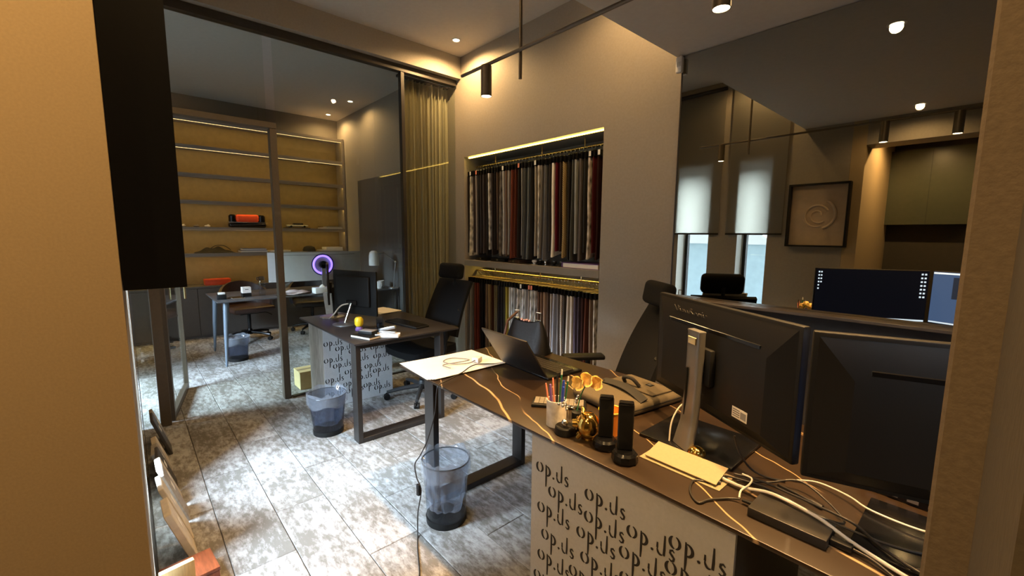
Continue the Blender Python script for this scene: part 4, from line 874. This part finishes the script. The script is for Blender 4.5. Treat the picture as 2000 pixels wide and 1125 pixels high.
# foreground monitors
SCR1 = mat('screen_dark', (.01, .01, .012), .2, emit=(.02, .025, .05), estr=.25)
def screen2():
    return mat('screen_blue', (.02, .03, .05), .3, emit=(.10, .17, .36), estr=1.3)
ICON = mat('icon_glow', (.7, .8, .9), .4, emit=(.65, .8, 1.0), estr=2.2)
def big_monitor(lab, c, rz, scr, stand=True):
    t = thing('monitor', lab, 'monitor', (c[0], c[1], DT), rz)
    z0, w, h = .125, .715, .395
    B().box(-w/2, w/2, -.012, .014, z0, z0+h, .005, 2).obj('panel', BLACK, t)
    B().box(-w/2+.006, w/2-.006, .0143, .0150, z0+.014, z0+h-.006).obj('screen', scr, t)
    bb = B(); vs = []
    for (x, zz, yy) in ((-.345, .012, -.0125), (.345, .012, -.0125), (.345, h-.012, -.0125), (-.345, h-.012, -.0125), (-.27, .05, -.040), (.27, .05, -.040), (.27, h-.11, -.040), (-.27, h-.11, -.040)): vs.append(bb.bm.verts.new((x, yy, z0+zz)))
    for f in ((0, 1, 5, 4), (1, 2, 6, 5), (2, 3, 7, 6), (3, 0, 4, 7), (4, 5, 6, 7)): bb.bm.faces.new([vs[k] for k in f])
    bb.obj('rear_shell', mat('monitor_back', (.0075, .0072, .007), .45, noise=.08, scale=200, spec=.35), t, smooth=20)
    B().box(-.24, .24, -.036, -.0305, z0+h-.095, z0+h-.080, .002, 1).obj('vent_slot', BLACKG, t)
    B().box(-.06, .06, -.064, -.0405, z0+.12, z0+.25, .008).obj('mount_plate', BLACK, t)
    NECK = mat('stand_grey', (.23, .225, .22), .38, metal=.6, noise=.05)
    P = [(0, -.078, .432), (0, -.078, .32), (0, -.080, .21), (0, -.088, .10), (0, -.108, .014)]; WD = [.037, .037, .036, .039, .047]
    def nk(u, v):
        k = v*4; i = min(3, int(k)); f = k-i; a = 2*PI*u
        y = P[i][1]*(1-f)+P[i+1][1]*f; z = P[i][2]*(1-f)+P[i+1][2]*f; ww = WD[i]*(1-f)+WD[i+1]*f
        return (ww*math.copysign(abs(math.cos(a))**.5, math.cos(a)), y+.015*math.copysign(abs(math.sin(a))**.5, math.sin(a)), z)
    nb = B().grid(nk, 24, 20); nb.obj('stand_neck', NECK, t, smooth=60); B().box(-.034, .034, -.092, -.064, .427, .435, .003).obj('neck_cap', NECK, t)
    B().box(-.022, .022, -.0965, -.0925, .385, .412, .002, 1).obj('neck_opening', BRASS, t); B().box(-.020, -.010, -.101, -.0945, .12, .30, .002, 1).obj('cable_slot', BLACK, t)
    B().box(-.17, .17, -.14, .15, 0, .012, .004).obj('stand_base', BLACKG, t, (-.05, -.003, 0), -rz)
    bb = B(); bb.lathe([(.032, .0125), (.030, .022), (.022, .032), (.010, .037), (0, .038)], (.055, -.09, 0), 20); bb.obj('base_button', GOLD, t)
    return t, z0, w, h
mA, z0, w, h = big_monitor('large black monitor seen from behind with a grey curved stand', (-.63, 1.528), math.radians(-29.7), SCR1)
lbl = B().box(.150, .215, -.0412, -.0405, z0+.060, z0+.095).obj('paper_label', PAPER, mA)
for k in range(4): B().box(.154, .184, -.0419, -.0413, z0+.066+.007*k, z0+.068+.007*k).obj('print_line', DARKMETAL, lbl)
B().box(.188, .211, -.0419, -.0413, z0+.066, z0+.088).obj('print_block', mat('label_grey', (.3, .3, .3), .7, noise=.1), lbl)
fc = bpy.data.curves.new('brand_text', 'FONT'); fc.body = 'ViewSonic'; fc.size = .048; fc.extrude = .0006
fo = bpy.data.objects.new('brand_text', fc); COL.objects.link(fo); bpy.context.view_layer.update()
dg = bpy.context.evaluated_depsgraph_get(); tme = bpy.data.meshes.new_from_object(fo.evaluated_get(dg)); bpy.data.objects.remove(fo)
tme.materials.clear(); tme.materials.append(mat('brand_print', (.045, .042, .038), .3, noise=.05)); bto = mk('brand_lettering', tme, mA, (-.22, -.0205, z0+h-.062)); bto.rotation_euler = (math.radians(90+15), 0, 0)
for i in range(10): B().box(-w/2+.02+.016*(i//6), -w/2+.030+.016*(i//6), .0152, .0156, z0+h-.035-.026*(i % 6), z0+h-.024-.026*(i % 6)).obj('screen_icon', ICON, mA)
for i in range(14): B().box(w/2-.05+.02*(i % 2), w/2-.038+.02*(i % 2), .0152, .0156, z0+h-.035-.028*(i//2), z0+h-.023-.028*(i//2)).obj('screen_icon', ICON, mA)
B().box(-w/2+.008, w/2-.008, .0152, .0156, z0+.016, z0+.028).obj('task_bar', ICON, mA)
mB, z0, w, h = big_monitor('large black monitor cut off by the entrance edge', (.040, 1.432), math.radians(19.6), screen2())
for a, b_, c, d in ((-w/2+.008, w/2-.008, h-.022, h-.010), (-w/2+.008, w/2-.008, .016, .026)): B().box(a, b_, .0152, .0156, z0+c, z0+d).obj('screen_bar', ICON, mB)
B().box(-w/2+.12, w/2-.02, .0152, .0155, z0+.20, z0+h-.04).obj('screen_window', mat('screen_window', (.02, .02, .03), .3, emit=(.05, .07, .12), estr=.8), mB)
B().sphere((-.305, -.0135, z0+.030), .003, n=8).obj('power_led', DASH, mB)
# cable lid, adapter, dock, leads
t = thing('desk_outlet_box', 'beige flip up outlet box in the marble desk', 'outlet box', (-.62, 1.325, DT), 0)
B().box(-.135, .135, -.055, .06, 0, .003).obj('surround', BEIGE, t); B().obox((.0, .0, .020), (1, 0, 0), (0, .97, .22), (0, -.22, .97), .12, .045, .0015).obj('lid', BEIGE, t)
t = thing('power_adapter', 'flat black power adapter brick at the front of the desk', 'adapter', (-.298, 1.263, DT), 0)
B().box(-.09, .09, -.047, .047, 0, .026, .003).obj('adapter_body', mat('adapter_black', (.03, .027, .024), .35, noise=.1), t); B().box(.0905, .135, -.02, .004, .004, .020, .004).obj('plug', BLACK, t); B().loft([(-.0905, 0, .012), (-.12, .0, .010)], [.007, .004]).obj('strain_relief', BLACK, t)
t = thing('docking_station', 'black docking station with silver ports under the second monitor', 'dock', (-.06, 1.665, DT), math.radians(-5))
B().box(-.15, .15, -.05, .05, 0, .032, .004).obj('dock_body', BLACKG, t)
for k in range(6): B().box(-.13+.045*k, -.105+.045*k, -.0525, -.0502, .009, .018).obj('port', SILVER, t)
def cable(lab, pts, r, m, plug=None):
    t = thing('cable', lab, 'cable', (0, 0, 0)); B().tube([(p[0], p[1], p[2]) for p in pts], r, 8, 8).obj('lead', m, t)
    if plug: p = Vector(pts[-1]); q = Vector(pts[-2]); d = (p-q).normalized(); B().loft([p+d*.0005, p+d*plug], r*2.2, 8).obj('plug', m, t)
    return t
z = DT
cable('thick cream cable running along the adapter to the right', [(-.52, 1.335, z+.012), (-.44, 1.325, z+.014), (-.36, 1.318, z+.034), (-.25, 1.295, z+.034), (-.16, 1.275, z+.014), (-.03, 1.235, z+.006), (.10, 1.20, z+.006)], .0048, CABLEW)
cable('thin white cable looping behind the grey monitor stand', [(-.735, 1.435, z+.004), (-.745, 1.47, z+.08), (-.735, 1.53, z+.13), (-.70, 1.60, z+.13)], .003, CABLEW)
cable('black adapter lead coiled at the desk front edge', [(-.424, 1.262, z+.010), (-.45, 1.25, z+.005), (-.485, 1.20, z+.005), (-.50, 1.165, z+.004), (-.54, 1.20, z+.004), (-.56, 1.262, z+.005), (-.53, 1.285, z+.006)], .003, CABLEB, .04)
cable('brown cable arching between the monitors', [(-.47, 1.36, z+.006), (-.40, 1.42, z+.010), (-.33, 1.46, z+.03), (-.25, 1.42, z+.02), (-.20, 1.36, z+.012), (-.25, 1.34, z+.012), (-.33, 1.36, z+.010), (-.40, 1.385, z+.006)], .003, CABLEB)
cable('brown cable sweeping under the second monitor', [(-.50, 1.345, z+.017), (-.40, 1.375, z+.014), (-.30, 1.365, z+.006), (-.20, 1.335, z+.013), (-.08, 1.345, z+.014), (0.02, 1.395, z+.02)], .003, CABLEB)
cable('short black lead with a plug between the monitors', [(-.38, 1.44, z+.004), (-.33, 1.43, z+.004), (-.29, 1.415, z+.005)], .003, CABLEB, .035)
cable('dark loop of cable at the right end of the desk', [(-.06, 1.27, z+.014), (-.02, 1.31, z+.013), (.04, 1.30, z+.012), (.05, 1.26, z+.012), (-.02, 1.22, z+.014)], .003, CABLEB)
cable('brown cable from the adapter plug to the right', [(-.162, 1.255, z+.012), (-.12, 1.245, z+.010), (-.06, 1.21, z+.005), (.0, 1.195, z+.004)], .0035, CABLEB)
cable('thin cream cable curling out of the outlet box', [(-.46, 1.375, z+.028), (-.43, 1.365, z+.030), (-.425, 1.33, z+.026), (-.435, 1.30, z+.016), (-.43, 1.275, z+.006)], .0028, CABLEW)
cable('pair of dark leads behind the adapter running right', [(-.485, 1.375, z+.017), (-.42, 1.392, z+.020), (-.34, 1.385, z+.020), (-.26, 1.372, z+.022), (-.18, 1.352, z+.024), (-.12, 1.305, z+.020), (-.05, 1.262, z+.022), (.06, 1.235, z+.018)], .0035, CABLEB)
cable('cream cable bowed under the second monitor towards the entrance edge', [(-.36, 1.50, z+.004), (-.30, 1.53, z+.012), (-.22, 1.50, z+.020), (-.16, 1.46, z+.022), (-.06, 1.45, z+.024), (.02, 1.475, z+.03)], .0026, CABLEW)
cable('dark lead drooping from the first monitor to the desk', [(-.50, 1.40, z+.13), (-.485, 1.405, z+.08), (-.455, 1.425, z+.03), (-.42, 1.455, z+.006), (-.37, 1.475, z+.005)], .0032, CABLEB)
cable('thin black charging lead hanging over the desk end into the bin and floor', [(-1.87, 1.60, z+.004), (-1.93, 1.45, z+.017), (-1.86, 1.30, z+.017), (-1.81, 1.18, z+.016), (-1.80, 1.125, z+.010), (-1.80, 1.108, z-.02), (-1.81, 1.10, .60), (-1.835, 1.07, .46), (-1.865, 1.045, .375), (-1.862, 1.012, .34), (-1.84, 1.008, .28), (-1.81, 1.015, .22), (-1.82, 1.0, .10), (-1.79, .98, .006), (-1.70, .93, .004), (-1.56, .86, .004), (-1.45, .78, .004)], .0032, CABLEB)
t = thing('inline_switch', 'black inline switch hanging on the charging lead at the clear bin', 'switch', (-1.818, 1.004, .225), .3)
B().box(-.010, .010, -.007, .007, -.03, .03, .004).obj('switch_body', BLACK, t); B().box(-.004, .004, -.010, -.0072, -.008, .008).obj('switch_button', DARKMETAL, t)

# ------------------------------------------------------------------ stone samples leaning on the window wall
ST = [('pale stone slab sample leaning nearest the entrance', -2.40, STONE1, .17, .28, .030), ('pale stone slab sample with a thin edge second from the entrance', -2.58, STONE1, .16, .32, .022), ('grey stone tile sample third from the entrance', -2.76, STONE2, .16, .30, .020), ('cream stone tile sample fourth from the entrance', -2.94, STONE1, .16, .26, .028), ('dark stone tile sample in the middle of the row', -3.12, STONE3, .16, .25, .016), ('thick pale grey stone block sixth from the entrance', -3.30, STONE2, .17, .20, .034), ('light stone tile sample seventh from the entrance', -3.48, STONE1, .16, .18, .030), ('black stone tile sample near the glass partition', -3.68, STONE3, .17, .28, .018), ('grey stone tile sample closest to the glass partition', -3.88, STONE2, .17, .24, .020)]
for lab, x, m, w_, h_, th in ST:
    yb = YF+.045+h_*math.tan(math.radians(18))+random.uniform(0, .02)
    t = thing('stone_sample', lab, 'stone sample', (x, yb, .001), random.uniform(-.05, .05), 'stone samples leaning on the window wall')
    s = B().box(-w_/2, w_/2, -th, 0, 0, h_, .003, 1).obj('slab', m, t, (0, 0, .0), (math.radians(18), 0, 0))
    B().box(-.03, .02, .0003, .0012, h_*.55, h_*.7).obj('paper_sticker', PAPER, s)
t = thing('wooden_box', 'red brown wooden sample box on the floor by the entrance', 'box', (-2.16, .10, .001), .1)
B().box(-.08, .08, -.09, .09, 0, .06, .003).obj('box_body', WOODR, t); B().box(-.082, .082, -.092, .092, .0605, .078, .003).obj('box_lid', WOODR, t); B().box(.0825, .086, -.02, .02, .05, .066).obj('latch', BRASS, t)
t = thing('wood_sample', 'pale wooden board sample standing beside the wooden box', 'wood sample', (-2.02, .05, .001), .15)
s = B().box(-.012, .012, -.05, .06, 0, .20, .002).obj('board', WOODP, t); B().box(.0125, .0135, -.02, .02, .12, .15).obj('paper_sticker', PAPER, t)
# cardboard boxes behind the glass next to the middle desk
for i, (x, yy, w_, h_, q) in enumerate([(-4.42, 1.30, .30, .16, 'pale cardboard box on the floor behind the glass by the middle desk'), (-4.52, 1.68, .24, .28, 'taller cream box behind the glass by the middle desk')]):
    t = thing('cardboard_box', q, 'box', (x, yy, .001)); m = mat('carton', (.62, .50, .26), .8, noise=.08)
    B().box(-.10, .10, -w_/2, w_/2, 0, h_, .002, 1).obj('carton_body', m, t); B().box(-.101, .101, -w_/2-.001, w_/2+.001, h_+.0005, h_+.012).obj('carton_lid', m, t); B().box(-.02, .02, -w_/2-.0015, w_/2+.0015, h_+.0125, h_+.0135).obj('tape', BEIGE, t)
# power strip on the far floor
t = thing('power_strip', 'black power strip on the far floor beside the cupboards', 'power strip', (-7.1, .32, .001), .3)
B().box(-.14, .14, -.03, .03, 0, .03, .004).obj('strip_body', BLACK, t)
for k in range(4): B().lathe([(0, .0302), (.014, .0302), (.014, .032), (0, .032)], (-.10+.06*k, 0, 0), 12).obj('socket', SILVER, t)

# security camera at the mirror corner
t = thing('motion_sensor', 'small white motion sensor at the mirror corner under the ceiling', 'sensor', (-1.525, YW-.0125, 2.63))
B().box(-.022, .022, -.045, -.012, -.055, .045, .008).obj('sensor_body', WHITE, t); B().box(-.012, .012, -.047, -.0452, -.02, .01).obj('lens_window', SILVER, t); B().tube([(0, -.02, .045), (0, -.01, .055), (.0, .0, .05)], .008).obj('bracket', WHITE, t)
# corridor cabinet with frosted front, reflected in the mirror
t = thing('glass_cabinet', 'pale green glass fronted wall cabinet in the corridor', 'cabinet', (-.62, -1.697, 1.66))
B().box(-.42, .42, .0, .18, 0, .90).obj('cabinet_body', DARKWALL, t)
for k in range(2): B().box(-.42+.42*k+.002, .42*k-.002, .181, .19, .0, .90).obj('glass_door', mat('frosted_green', (.085, .09, .058), .25, noise=.04), t)
